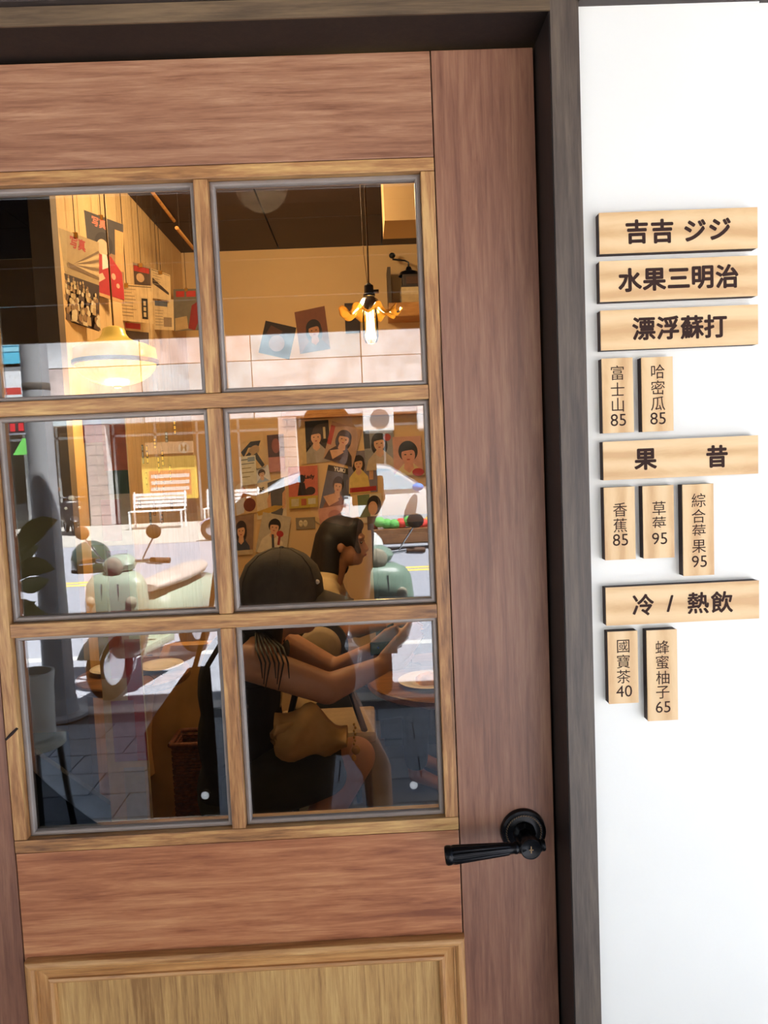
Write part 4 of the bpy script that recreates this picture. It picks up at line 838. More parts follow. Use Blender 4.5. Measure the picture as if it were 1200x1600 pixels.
c = rv(287, 699.5, 2 * YG - (yp + 0.01)); b = MB().lathe([(0.001, 0.0), (0.15, 0.0), (0.15, -0.01)], c, 28, Matrix.Rotation(R(-90), 3, 'X')); b.build('emblem', ink((246, 236, 206)), t)
b = MB(); text_geo(b, 'H', 0.24, c + Vector((0, 0.012, 0)), -X3, Z3, Vector((0, 0, 0)), 0.01); b.build('emblem_letter', ink((150, 120, 60)), t)
for (q_, lab, cc) in (((322, 716, 338, 768), 'grey framed notice board by the shop opposite', (96, 92, 88)),):
    t = thing('notice_board', lab, 'board', (fz(330, 770, 19.8).x, FC - 0.4, fz(330, 770, 19.8).z)); fbox(*q_, yp, 0.03, ink(cc), 'board', t)
    fbox(326, 726, 337, 743, yp + 0.003, 0.002, ink((206, 120, 96)), 'notice', t); fbox(326, 748, 337, 762, yp + 0.003, 0.002, ink((230, 224, 210)), 'notice', t)
# air conditioners
for px0, px1, py0, py1, lab in ((566, 616, 636, 672, 'white air conditioner unit on the facade opposite'), (652, 700, 634, 668, 'second white air conditioner unit by the door edge')):
    a_, b_ = fz(px0, py0, YF - 0.5), fz(px1, py1, YF - 0.5)
    t = thing('air_conditioner', lab, 'air conditioner', ((a_.x + b_.x) / 2, FC, b_.z), group='air conditioners opposite')
    MB().box((a_.x, FC + 0.02, b_.z), (b_.x, FC + 0.42, a_.z), None, 0.02).build('casing', mat('ac_white', (240, 242, 242), 0.4), t)
    cz_ = (a_.z + b_.z) / 2; r_ = (a_.z - b_.z) * .4; cx_ = a_.x * .45 + b_.x * .55
    MB().lathe([(r_, 0), (r_, 0.01), (r_ * .9, 0.012), (0.001, 0.012)], (cx_, FC + 0.42, cz_), 28, Matrix.Rotation(R(-90), 3, 'X')).build('fan_grille', mat('ac_grille', (120, 124, 126), 0.5), t, 40)
    MB().box((a_.x + .05, FC - 0.02, b_.z - .05), (b_.x - .05, FC + 0.4, b_.z - 0.001)).build('bracket', M_ALU, t)
# billboard and street signs at the left
t = thing('billboard', 'light blue billboard beyond the grey pole', 'billboard', (fz(10, 570, 12).x, rv(10, 570, 12).y, rv(10, 572, 12).z))
yb = rv(10, 570, 12).y
fbox(-70, 470, 52, 572, yb, 0.1, ink((96, 196, 226)), 'panel', t); fbox(-70, 572, 52, 579, yb, 0.14, M_ALU, 'frame', t)
for j in range(6): fbox(-50, 500 + j * 9, 46, 503 + j * 9, yb + 0.006, 0.004, ink((150, 214, 232)), 'print_row', t)
pz = rv(-30, 578, 12); MB().cyl((pz.x, yb - 0.06, 0), (pz.x, yb - 0.06, pz.z), 0.09).build('post', M_ALU, t, 40)
t = thing('hanging_sign', 'white street sign with red lower border below the billboard', 'sign', (fz(20, 615, 11).x, rv(20, 615, 11).y, rv(20, 618, 11).z))
ys = rv(20, 600, 11).y; fbox(-30, 582, 33, 616, ys, 0.08, ink((236, 238, 240)), 'panel', t); fbox(-30, 608, 33, 616, ys + 0.01, 0.008, ink((206, 70, 60)), 'red_border', t)
pz = rv(-12, 616, 11); MB().cyl((pz.x, ys - 0.04, 0), (pz.x, ys - 0.04, pz.z), 0.05).build('post', M_ALU, t, 40)
t = thing('light_box_sign', 'dark light box sign with red characters left of the pole', 'sign', (fz(25, 680, 10).x, rv(25, 680, 10).y, rv(25, 680, 10).z))
ys = rv(25, 670, 10).y; fbox(4, 657, 41, 678, ys, 0.12, ink((226, 226, 230)), 'case', t); fbox(6, 659, 39, 676, ys + 0.008, 0.006, ink((70, 50, 52)), 'panel', t)
fbox(15, 662, 24, 674, ys + 0.012, 0.003, ink((226, 50, 56)), 'character', t); fbox(28, 661, 37, 673, ys + 0.012, 0.003, ink((226, 50, 56)), 'character', t)
pz = rv(2, 678, 10); MB().cyl((pz.x, ys - 0.06, 0), (pz.x, ys - 0.06, rv(2, 650, 10).z), 0.05).build('post', M_ALU, t, 40)
t = thing('green_awning', 'small green awning far down the street at the left', 'awning', (fz(36, 712, 15).x, rv(36, 712, 15).y, rv(36, 712, 15).z))
a_, b_ = rv(18, 684, 15), rv(48, 710, 15)
MB().prism([(a_.x, a_.y, b_.z), (a_.x, a_.y - 0.6, b_.z + .1), (a_.x, a_.y - 0.6, a_.z), (a_.x, a_.y - 0.5, a_.z)], (b_.x - a_.x, 0, 0)).build('cover', mat('green_cloth', (76, 150, 60), 0.8), t)
MB().box((a_.x, a_.y - 0.62, 0), (a_.x + .05, a_.y - .57, a_.z)).box((b_.x - .05, a_.y - 0.62, 0), (b_.x, a_.y - .57, a_.z)).build('posts', M_ALU, t)

# ---- white benches
def bench(px, label):
    g = rg(px, 826); T = Matrix.Translation((g.x, -17.6, 0.0))
    t = thing('park_bench', label, 'bench', (g.x, -17.6, 0), group='white benches opposite')
    m = mat('bench_white', (244, 244, 244), 0.4)
    for k in range(4): MB().box((-.68, -.2 + k * .105, .43), (.68, -.11 + k * .105, .455), T).build('seat_slat', m, t)
    for k in range(4): MB().box((-.68, -.275 - k * .012, .52 + k * .095), (.68, -.25 - k * .012, .595 + k * .095), T).build('back_slat', m, t)
    for s_ in (-.66, .62):
        MB().box((s_, -.24, 0), (s_ + .04, -.2, .43), T).build('leg', m, t); MB().box((s_, .18, 0), (s_ + .04, .22, .43), T).build('leg', m, t)
        MB().tube([T @ Vector((s_ + .02, -.2, .42)), T @ Vector((s_ + .02, -.3, .92))], 0.02).build('back_post', m, t)
bench(246, 'white slatted bench in front of the yellow poster opposite')
bench(352, 'white slatted bench beside the dark notice board opposite')

# ---- scooters
M_RUB = mat('tyre', (28, 28, 30), 0.8); M_CHR = mat('chrome', (206, 208, 210), 0.15, 1.0, 0); M_LENS = mat('lens', (150, 144, 126), 0.1, 0, 0); M_SEAT = mat('seat_vinyl', (120, 84, 62), 0.5)
def scooter(label, loc, rz, paint, seatm, grip, helmet=None, hl_lab=None):
    t = thing('motor_scooter', label, 'scooter', (loc[0], loc[1], 0), rz, 'parked scooters')
    T = Matrix.Translation((loc[0], loc[1], 0)) @ Matrix.Rotation(rz, 4, 'Z')
    P = lambda x, y, z: T @ Vector((x, y, z * .9 + (.023 if z < .24 else .0)))
    R3 = T.to_3x3()
    def wheel(y):
        w_ = MB(); pr = [(0.13, -.035), (0.17, -.05), (0.205, -.045), (0.225, -.02), (0.23, 0), (0.225, .02), (0.205, .045), (0.17, .05), (0.13, .035)]
        w_.lathe(pr + [pr[0]], P(0, y, 0.23), 28, R3 @ Matrix.Rotation(R(90), 3, 'Y')); o = w_.build('wheel', M_RUB, t, 50)
        MB().lathe([(0.001, -.03), (.12, -.035), (.135, -.03), (.135, .03), (.12, .035), (0.001, .03)], P(0, y, 0.23), 24, R3 @ Matrix.Rotation(R(90), 3, 'Y')).build('rim', M_CHR, o, 40)
    wheel(0.0); wheel(-1.22)
    def sec(z, hw, y, bulge, n=24, back=0.05):
        r_ = []
        for k in range(n):
            a = 2 * math.pi * k / n; cx, sy = math.cos(a), math.sin(a)
            r_.append(P(hw * abs(cx) ** .7 * (1 if cx >= 0 else -1), y + (bulge if sy > 0 else back) * abs(sy) ** .9 * (1 if sy >= 0 else -1), z))
        return r_
    ap = MB().loft([sec(.28, .12, -.17, .08), sec(.36, .19, -.145, .085), sec(.5, .23, -.13, .09), sec(.7, .24, -.13, .09), sec(.84, .225, -.14, .088), sec(.90, .19, -.155, .08), sec(.935, .12, -.18, .06)]).build('leg_shield', paint, t, 60)
    for s_ in (-1, 1):
        MB().tube([P(s_ * .062, -.054, .40), P(s_ * .066, -.0475, .62), P(s_ * .062, -.0555, .86)], .007, 6).build('trim_strip', M_CHR, ap)
        MB().ell(P(s_ * .15, -.068, .72), (.042, .035, .042)).build('turn_signal', M_LENS, t, 60)
    MB().ell(P(0, -.045, .46), (.05, .03, .035)).build('horn_cover', M_CHR, ap, 60)
    MB().loft([[P(r_ * math.cos(a) * .32, -.0 + (r_ + .02) * math.sin(ph), .23 + (r_ + .02) * math.cos(ph)) for a, r_ in ((0, .255), (.6, .262), (1.2, .27), (math.pi / 2, .272), (1.94, .27), (2.54, .262), (math.pi, .255), (math.pi, .24), (math.pi / 2, .255), (0, .24))] for ph in [R(q_) for q_ in range(-70, 61, 13)]]).build('front_fender', paint, t, 60)
    MB().tube([P(0, -.02, .23), P(0, -.14, .5), P(0, -.22, .95)], .026).build('fork', M_CHR, t, 50)
    MB().loft([sec(.92, .05, -.21, .05, back=.05), sec(.95, .10, -.2, .08, back=.06), sec(.99, .12, -.2, .09, back=.07), sec(1.03, .10, -.21, .07, back=.06), sec(1.06, .05, -.22, .03, back=.04)]).build('handlebar_cowl', paint, t, 60)
    MB().lathe([(.066, 0), (.07, .02), (.066, .03), (.05, .04), (.001, .045)], P(0, -.13, .975), 28, R3 @ Matrix.Rotation(R(-90), 3, 'X')).build('headlamp', M_LENS, t, 50)
    for s_ in (-1, 1):
        MB().tube([P(s_ * .08, -.21, 1.0), P(s_ * .22, -.24, 1.01)], .014).build('handlebar', M_CHR, t, 50)
        MB().tube([P(s_ * .21, -.24, 1.01), P(s_ * .34, -.27, 1.0)], .02).build('grip', grip, t, 50)
        MB().tube([P(s_ * .2, -.2, .995), P(s_ * .32, -.2, .985)], .006, 6).build('brake_lever', M_CHR, t)
        mr = MB().tube([P(s_ * .16, -.22, 1.02), P(s_ * .22, -.21, 1.12), P(s_ * .27, -.2, 1.2)], .006, 6).build('mirror_stalk', M_CHR, t, 50)
        MB().ell(P(s_ * .275, -.19, 1.235), (.058, .016, .05), 24, 10, R3).build('mirror', M_RUB if s_ > 0 else M_SEAT, t, 60)
    MB().box((-.15, -.62, .25), (.15, -.16, .31), T, .02).build('floorboard', paint, t)
    MB().loft([[P(hw * math.cos(a), y + 0 * a, zc_ + hh * math.sin(a)) for a in [2 * math.pi * k / 24 for k in range(24)]] for y, hw, hh, zc_ in ((-.55, .10, .14, .48), (-.65, .17, .2, .5), (-.9, .22, .22, .5), (-1.2, .22, .21, .52), (-1.42, .15, .15, .56), (-1.5, .06, .06, .6))]).build('rear_body', paint, t, 60)
    MB().loft([[P(hw * math.cos(a), y, zc_ + hh * math.sin(a)) for a in [2 * math.pi * k / 20 for k in range(20)]] for y, hw, hh, zc_ in ((-.55, .06, .03, .73), (-.62, .12, .05, .75), (-.9, .15, .055, .76), (-1.2, .14, .06, .78), (-1.38, .07, .04, .79))]).build('seat', seatm, t, 60)
    MB().ell(P(0, -1.5, .56), (.05, .02, .04)).build('tail_lamp', mat('tail_red', (180, 30, 26), .2), t, 60)
    MB().tube([P(-.14, -.5, .02), P(-.12, -.52, .26)], .01).build('side_stand', M_CHR, t)
    if helmet:
        h0, hm, hl = helmet; hp = P(*h0)
        ht = thing('helmet', hl, 'helmet', (hp.x, hp.y, hp.z - .11), group='helmets on the scooters')
        MB().lathe([(.125, -.09), (.14, -.06), (.142, 0), (.125, .065), (.085, .11), (.04, .13), (.001, .135)], hp, 32).build('shell', hm, ht, 60)
        MB().lathe([(.125, -.09), (.143, -.088), (.145, -.075), (.141, -.07)], hp, 32).build('edge_trim', M_RUB, ht, 50)
    return t
M_MINT = mat('mint_paint', (118, 140, 124), 0.3, 0, 0.02, 3, coat=0.6); M_CREAM = mat('cream_mint_paint', (158, 172, 152), 0.3, 0, 0.02, 3, coat=0.6)
M_GRIPB = mat('brown_grip', (84, 56, 38), 0.7); M_HG = mat('green_helmet', (62, 82, 70), 0.2, 0, 0.02, coat=.8); M_HW = mat('white_helmet', (232, 232, 226), 0.2, 0, 0.02, coat=.8)
g = rg(600, 1084); scooter('mint green scooter with white helmet facing the shop at the right', (g.x, g.y - .0), R(-3), M_MINT, M_SEAT, M_GRIPB, ((-.04, -.80, .965), M_HW, 'white open helmet resting on the mint scooter seat'))
g = rg(168, 1100); scooter('cream green scooter parked beside the grey pole', (g.x, g.y - .1), R(14), M_CREAM, mat('pale_seat', (188, 176, 166), .5), M_GRIPB, ((-.36, -.40, 1.0), M_HG, 'dark green open helmet hung at the cream scooter handlebar'))
g = rg(316, 842); scooter('dark and white scooter across the road next to the bench', (g.x + .3, g.y + .4), R(70), mat('grey_violet_paint', (150, 146, 164), .3, 0, .02), M_RUB, M_RUB)
g = rg(112, 838); scooter('black scooter standing on the far sidewalk by the pole', (g.x, g.y - .2), R(-30), mat('black_paint', (40, 38, 42), .3, 0, .02), M_RUB, M_RUB)

# ---- white car
def car(label, x0, yc, flip=1):
    L_ = 4.4; t = thing('parked_car', label, 'car', (x0 + L_ / 2, yc, 0))
    pt = mat('car_white', (236, 240, 242), 0.2, 0, 0.01, coat=.8); gl = mat('car_glass', (150, 180, 196), 0.08, 0, 0.02)
    sp = [(0, .55), (.02, .75), (.25, .86), (1.05, .93), (1.75, 1.40), (2.2, 1.46), (3.0, 1.45), (3.6, 1.28), (4.1, .98), (4.38, .9), (4.4, .5), (4.3, .3), (3.75, .27), (0.65, .25), (.1, .3)]
    xf = lambda u: x0 + (u if flip > 0 else L_ - u)
    def ring(y, s): return [Vector((xf(u + (2.2 - u) * (1 - s) * .10), y, .25 + (z - .25) * (1 - (1 - s) * .03))) for u, z in sp]
    b = MB(); rings = []
    for y, s in ((-.86, .6), (-.88, .9), (-.8, 1), (0, 1.02), (.8, 1), (.88, .9), (.86, .6)):
        r_ = []
        for u, z in sp:
            yy = yc + y * (1 if z < .95 else 1 - (z - .95) * .42); r_.append(Vector((xf(u), yy, z)))
        rings.append(r_)
    b.loft(rings); b.build('body', pt, t, 25)
    for s_ in (-1, 1):
        def side(u, z): return Vector((xf(u), yc + s_ * (.885 * (1 - (z - .95) * .42) + .006) , z))
        MB().poly([side(1.22, .97), side(2.25, .97), side(2.25, 1.37), side(1.80, 1.34)]).build('side_window', gl, t)
        MB().poly([side(2.33, .97), side(3.25, .97), side(3.55, 1.12), side(3.35, 1.28), side(2.95, 1.37), side(2.33, 1.37)]).build('side_window', gl, t)
        m_ = MB().ell(Vector((xf(1.28), yc + s_ * .99, 1.0)), (.1, .09, .07), 16, 10).build('wing_mirror', mat('mirror_blue', (70, 140, 226), .2), t, 60)
        for u in (.85, 3.55):
            o = MB().lathe([(.001, 0), (.19, 0), (.2, .01), (.31, .01), (.32, 0), (.32, -.18)], Vector((xf(u), yc + s_ * .875, .32)), 28, Matrix.Rotation(R(-90 * s_), 3, 'X')).build('wheel', M_RUB, t, 40)
            MB().lathe([(.001, .02), (.17, .015), (.19, 0.0)], Vector((xf(u), yc + s_ * .885, .32)), 24, Matrix.Rotation(R(-90 * s_), 3, 'X')).build('hub_cap', M_CHR, o, 40)
        MB().box((xf(2.5), yc + s_ * .892, .84), (xf(2.68), yc + s_ * .905, .87)).build('door_handle', M_CHR, t)
    MB().box((xf(.0) - .0, yc - .5, .62), (xf(.12), yc + .5, .74)).build('headlamps', M_LENS, t)
cx0 = rv(412, 760, 13.6).x
car('white car parked across the road with a bright blue wing mirror', cx0 - .2, -12.75, -1)
# produce stand by the kerb
g = rg(610, 842)
t = thing('planter_trough', 'low brown trough of mixed flowers in front of the car', 'planter', (g.x, -11.3, 0))
MB().box((g.x - 1.2, -11.5, 0.1), (g.x + 1.6, -11.1, .35), None, .02).box((g.x - 1.1, -11.45, 0), (g.x - .9, -11.15, .1)).box((g.x + 1.3, -11.45, 0), (g.x + 1.5, -11.15, .1)).build('trough', W_TBL, t)
rs = random.Random(9)
for k in range(22):
    cc = rs.choice([(90, 170, 80), (210, 60, 50), (230, 226, 220), (220, 180, 80), (110, 180, 96)])
    MB().ell((g.x - 1.05 + k * .12, -11.3 + rs.uniform(-.08, .08), .42 + rs.uniform(-.02, .04)), (.1, .1, .09), 10, 7).build('flower_clump', mat('bloom_%d_%d_%d' % cc, cc, .7), t, 60)
# ---- potted plant on its stool, beside the door
YP = 1.66
c = rv(50, 1100, YP); k = (1.05 + YP) / F
zp0 = rv(60, 1152, YP).z; zp1 = rv(60, 1050, YP).z; rpx = 33 * k
t = thing('round_stool', 'pale round stool with bent black legs holding the plant pot', 'stool', (c.x, c.y, 0))
rs_ = 45 * k
MB().lathe([(.001, zp0), (rs_ - .01, zp0), (rs_, zp0 - .01), (rs_, zp0 - .03), (rs_ - .01, zp0 - .036), (.001, zp0 - .036)], (c.x, c.y, 0), 40).build('seat', mat('stool_seat', (206, 200, 186), .5), t, 40)
for a in (R(-25), R(65), R(155), R(245)):
    dx, dy = math.cos(a), math.sin(a); MB().tube([(c.x + dx * rs_ * .75, c.y + dy * rs_ * .75, zp0 - .036), (c.x + dx * rs_ * .9, c.y + dy * rs_ * .9, zp0 * .6), (c.x + dx * rs_ * 1.25, c.y + dy * rs_ * 1.25, 0.0)], .012).build('leg', M_BLACK, t, 50)
t = thing('potted_plant', 'broad leaved rubber plant in a white pot on the stool', 'plant', (c.x, c.y, zp0 + .0005))
MB().lathe([(.001, .0005), (rpx * .86, .0005), (rpx * .92, .01), (rpx, zp1 - zp0 - .03), (rpx * 1.06, zp1 - zp0 - .028), (rpx * 1.06, zp1 - zp0), (rpx * .96, zp1 - zp0), (rpx * .94, zp1 - zp0 - .03), (.001, zp1 - zp0 - .03)], (c.x, c.y, zp0), 40).build('pot', mat('pot_white', (222, 220, 212), .5), t, 40)
M_LEAF = mat('leaf', (146, 150, 100), .4, 0, .1, 12); M_LEAF2 = mat('leaf_pale', (168, 176, 130), .4, 0, .1, 12); M_STEM = mat('stem', (92, 80, 56), .8)
st = [Vector((c.x - .02, c.y, zp1 - .03)), rv(24, 960, YP), rv(22, 880, YP), rv(20, 800, YP)]
MB().tube(st, [.012, .011, .009, .006]).build('stem', M_STEM, t, 50)
def leaf(pts, wid, m, drop=.02):
    pts = [rv(px, py, YP + d_) for px, py, d_ in pts]; n = 9; L_ = []; Rr = []; C_ = []
    for i in range(n):
        u = i / (n - 1); f_ = u * (len(pts) - 1); a_ = min(int(f_), len(pts) - 2); p = pts[a_].lerp(pts[a_ + 1], f_ - a_)
        d_ = (pts[a_ + 1] - pts[a_]).normalized(); s_ = d_.cross(Y3).normalized(); w_ = wid * math.sin(math.pi * min(1, .06 + u * .94)) ** .8
        C_.append(p); L_.append(p + s_ * w_ + Y3 * .3 * w_); Rr.append(p - s_ * w_ + Y3 * .3 * w_)
    b = MB(); vs = L_ + C_ + Rr; fs = []
    for i in range(n - 1): fs += [(i, i + 1, n + i + 1, n + i), (n + i, n + i + 1, 2 * n + i + 1, 2 * n + i)]
    b.add(vs, fs); o = b.build('leaf', m, t, 80)
    md = o.modifiers.new('thick', 'SOLIDIFY'); md.thickness = .0012
leaf([(24, 868, 0), (45, 838, .0), (64, 820, .02), (90, 812, .03)], 17 * k, M_LEAF)
leaf([(24, 880, 0), (40, 865, 0), (60, 852, .0)], 11 * k, M_LEAF2)
leaf([(24, 905, 0), (45, 885, 0), (64, 884, 0), (86, 890, 0)], 15 * k, M_LEAF)
leaf([(28, 918, 0), (50, 914, 0), (77, 906, 0)], 13 * k, M_LEAF2)
leaf([(24, 940, 0), (40, 946, 0), (60, 962, 0), (88, 968, 0)], 12 * k, M_LEAF)
leaf([(22, 930, 0), (36, 948, .02), (56, 940, .03)], 7 * k, M_LEAF)
leaf([(22, 800, 0), (10, 770, .02), (-4, 752, .03)], 14 * k, M_LEAF2)
leaf([(20, 880, 0), (0, 850, .02), (-30, 845, .03)], 15 * k, M_LEAF)

# ------------------------------------------------------------------ people
M_SKIN = mat('skin', (178, 128, 98), 0.55, 0, 0.04, 14); M_HAIR = mat('black_hair', (22, 16, 14), 0.6, 0, 0.12, 30, stretch=(8, 8, 1))
M_BLKC = mat('black_cloth', (24, 23, 24), 0.9, 0, 0.12, 20, bump=0.3, bscale=40); M_GRNC = mat('dark_green_cloth', (46, 46, 36), 0.9, 0, 0.12, 16, bump=0.3, bscale=40)
M_CRM = mat('cream_cloth', (214, 190, 146), 0.9, 0, 0.06, 16, bump=0.3, bscale=40); M_CAP = mat('charcoal_cap', (76, 68, 58), 0.9, 0, 0.08, 30, bump=0.2, bscale=120)
M_CANV = mat('canvas', (186, 146, 88), 0.9, 0, 0.08, 20, bump=0.3, bscale=80); M_EYE = mat('eye_dark', (20, 14, 12), 0.2, 0, 0); M_LIP = mat('lip', (166, 84, 74), 0.5, 0, 0)
def head_parts(c, f, s=1.0):
    """skull, jaw, nose, ears; c = centre, f = unit facing direction (level)"""
    c = Vector(c); f = Vector(f).normalized(); sd_ = f.cross(Z3).normalized(); T = Matrix((sd_, f, Z3)).transposed()
    L = lambda a, b_, d: c + sd_ * a * s + f * b_ * s + Z3 * d * s
    return [('e', L(0, -.005, .03), (.074 * s, .092 * s, .085 * s), T), ('e', L(0, .028, -.035), (.058 * s, .064 * s, .068 * s), T), ('e', L(0, .055, -.078), (.03 * s, .028 * s, .022 * s), T),
            ('c', L(0, .088, .008), L(0, .102, -.026), .008 * s, .013 * s), ('e', L(0, .088, -.052), (.024 * s, .01 * s, .011 * s), T), ('e', L(0, .085, .03), (.05 * s, .012 * s, .012 * s), T),
            ('e', L(.076, -.005, -.005), (.009 * s, .018 * s, .03 * s), T), ('e', L(-.076, -.005, -.005), (.009 * s, .018 * s, .03 * s), T)], L, T
def face_details(L, T, root, s=1.0):
    for a in (-.03, .03): MB().ell(L(a, .085, .008), (.013 * s, .006 * s, .006 * s), 12, 8, T).build('eye', M_EYE, root, 60)
    MB().ell(L(0, .0965, -.052), (.021 * s, .005 * s, .006 * s), 12, 8, T).build('mouth', M_LIP, root, 60)
def hand_parts(w_, d, palm_n, curl, s=1.0, side=1):
    """palm and five bent fingers; w_ = wrist, d = finger direction, palm_n = way the palm faces"""
    w_, d, n_ = Vector(w_), Vector(d).normalized(), Vector(palm_n).normalized(); u = d.cross(n_).normalized() * side
    P = [('c', w_, w_ + d * .03 * s, .022 * s, .022 * s)]
    for k in range(4):
        o = (k - 1.5) * .019 * s; b0 = w_ + d * .02 * s + u * o * .6; k0 = w_ + d * .085 * s + u * o; P.append(('c', b0, k0, .014 * s, .0105 * s))
        ln = (.036, .042, .040, .031)[k] * s; dir_ = d; p = k0
        for j in range(3):
            dir_ = (dir_ * math.cos(curl) + n_ * math.sin(curl)).normalized(); q = p + dir_ * ln * (1, .72, .55)[j]; P.append(('c', p, q, (.0098, .0090, .0082)[j] * s, (.0090, .0082, .0072)[j] * s)); p = q
    t0 = w_ + d * .02 * s - u * .022 * s; t1 = t0 + (d * .6 - u * .7 + n_ * .35).normalized() * .04 * s; t2 = t1 + (d * .8 - u * .2 + n_ * .6).normalized() * .03 * s; t3 = t2 + (d * .85 + n_ * .4).normalized() * .024 * s
    return P + [('c', t0, t1, .014 * s, .0115 * s), ('c', t1, t2, .0112 * s, .0095 * s), ('c', t2, t3, .0095 * s, .008 * s)]
# ---- the one taking the picture, outside in front of the door
J = lambda px, py, Y: rv(px, py, Y)
hc = J(514, 690, 1.47)
ft = J(480, 1000, 1.5)
t = thing('person', 'person in a dark dress outside, holding a phone up to the door', 'person', (ft.x, ft.y, 0))
hp, L, T_ = head_parts(hc, Vector((.25, 1, -.08)))
sR, sL = J(560, 832, 1.53), J(386, 806, 1.53); eR, wR = J(560, 945, 1.36), J(572, 815, 1.17); eL, wL = J(350, 925, 1.55), J(372, 1060, 1.48)
hR, hL_ = J(520, 1085, 1.53), J(440, 1085, 1.53); kR, kL = J(588, 1200, 1.42), J(452, 1220, 1.50)
aR, aL = Vector((kR.x + .02, kR.y - .07, .09)), Vector((kL.x - .01, kL.y - .03, .09))
ch, pe = J(480, 880, 1.53), J(480, 1060, 1.53)
phx0, phx1 = J(548, 740, 1.085).x, J(589, 740, 1.085).x; phz1, phz0 = J(570, 703, 1.085).z, J(570, 790, 1.085).z; phy = CAM.y - .009
body = hp + [('c', hc + Vector((0, -.01, -.06)), J(508, 800, 1.52), .05, .055), ('c', sL, sR, .05, .05), ('e', ch, (.15, .1, .19)), ('e', pe, (.16, .11, .15)), ('e', J(480, 970, 1.53), (.135, .09, .16)),
    ('c', sR, eR, .045, .036), ('c', eR, wR, .036, .025), ('c', sL, eL, .046, .037), ('c', eL, wL, .037, .025),
    ('c', hR, kR, .078, .052), ('c', kR, aR, .052, .035), ('c', hL_, kL, .078, .052), ('c', kL, aL, .052, .035),
    ('c', aR, aR + Vector((0.01, .12, -.06)), .035, .028), ('c', aL, aL + Vector((-.01, .12, -.06)), .035, .028)]
body += hand_parts(wL, (0, .1, -1), (1, .1, 0), .55, 1.0)
# right hand: palm behind the phone, fingers round its edge
hb = Vector(((phx1 + .012), phy - .012, (phz0 * .62 + phz1 * .38) - .02))
body += [('c', wR, hb + Vector((-.01, -.01, -.02)), .024, .022), ('e', hb + Vector((-.02, -.012, 0)), (.028, .014, .042))]
for k in range(4):
    z_ = hb.z + .034 - k * .021; a_ = Vector((phx1 - .015, phy - .018, z_)); b_ = Vector((phx1 + .011, phy - .016, z_ + .002)); c_ = Vector((phx1 + .012, phy + .004, z_ + .003))
    body += [('c', a_, b_, .0105, .0095), ('c', b_, c_, .0095, .0085)]
body += [('c', Vector((phx0 + .02, phy - .016, hb.z - .02)), Vector((phx0 - .008, phy - .012, hb.z + .01)), .012, .010), ('c', Vector((phx0 - .008, phy - .012, hb.z + .01)), Vector((phx0 - .010, phy + .002, hb.z + .03)), .010, .0085)]
blob('body', body, M_SKIN, t, .0065, 5); face_details(L, T_, t)
blob('hair', [('e', L(0, -.025, .045), (.088, .098, .092), T_), ('c', L(0, -.06, .03), L(0, -.085, -.22), .085, .06), ('c', L(.07, -.02, .03), L(.075, -.03, -.17), .034, .026), ('c', L(-.07, -.02, .03), L(-.075, -.03, -.17), .034, .026), ('e', L(0, .05, .085), (.06, .035, .03), T_)], M_HAIR, t, .008, 5)
blob('dress', [('c', sL + Vector((.02, 0, -.01)), sR + Vector((-.02, 0, -.01)), .057, .057), ('e', ch, (.165, .115, .2)), ('e', J(480, 970, 1.53), (.15, .105, .18)), ('e', pe, (.175, .125, .17)), ('c', pe, J(478, 1120, 1.52), .16, .155), ('c', J(500, 1085, 1.51), J(535, 1140, 1.48), .105, .09), ('c', J(440, 1085, 1.51), J(445, 1170, 1.5), .11, .10), ('c', sR, sR.lerp(eR, .45), .056, .052), ('c', sL, sL.lerp(eL, .45), .062, .058), ('c', J(470, 775, 1.53), sL, .05, .06), ('c', J(400, 850, 1.53), J(392, 1060, 1.52), .08, .09), ('c', J(470, 1060, 1.53), J(455, 1290, 1.52), .15, .14), ('c', J(420, 1100, 1.53), J(415, 1290, 1.52), .12, .12)], M_BLKC, t, .008, 5)
for q, a in ((aR, 0), (aL, 1)): blob('shoe', [('c', q + Vector((0, -.03, -.055)), q + Vector((0.01, .15, -.062)), .034, .03), ('c', q + Vector((0, -.02, -.02)), q + Vector((0, -.03, -.05)), .04, .036)], M_BLKC, t, .006, 4)
tp = thing('phone', 'black phone held up by the person outside', 'phone', ((phx0 + phx1) / 2, phy, phz0))
MB().box((phx0, phy - .008, phz0), (phx1, phy, phz1), None, .003).build('phone_body', mat('phone_black', (16, 16, 18), .2, 0, 0), tp)
MB().box((phx1 - .03, phy, phz1 - .035), (phx1 - .004, phy + .0012, phz1 - .004)).build('camera_plate', mat('phone_plate', (40, 40, 44), .2, 0, 0), tp)
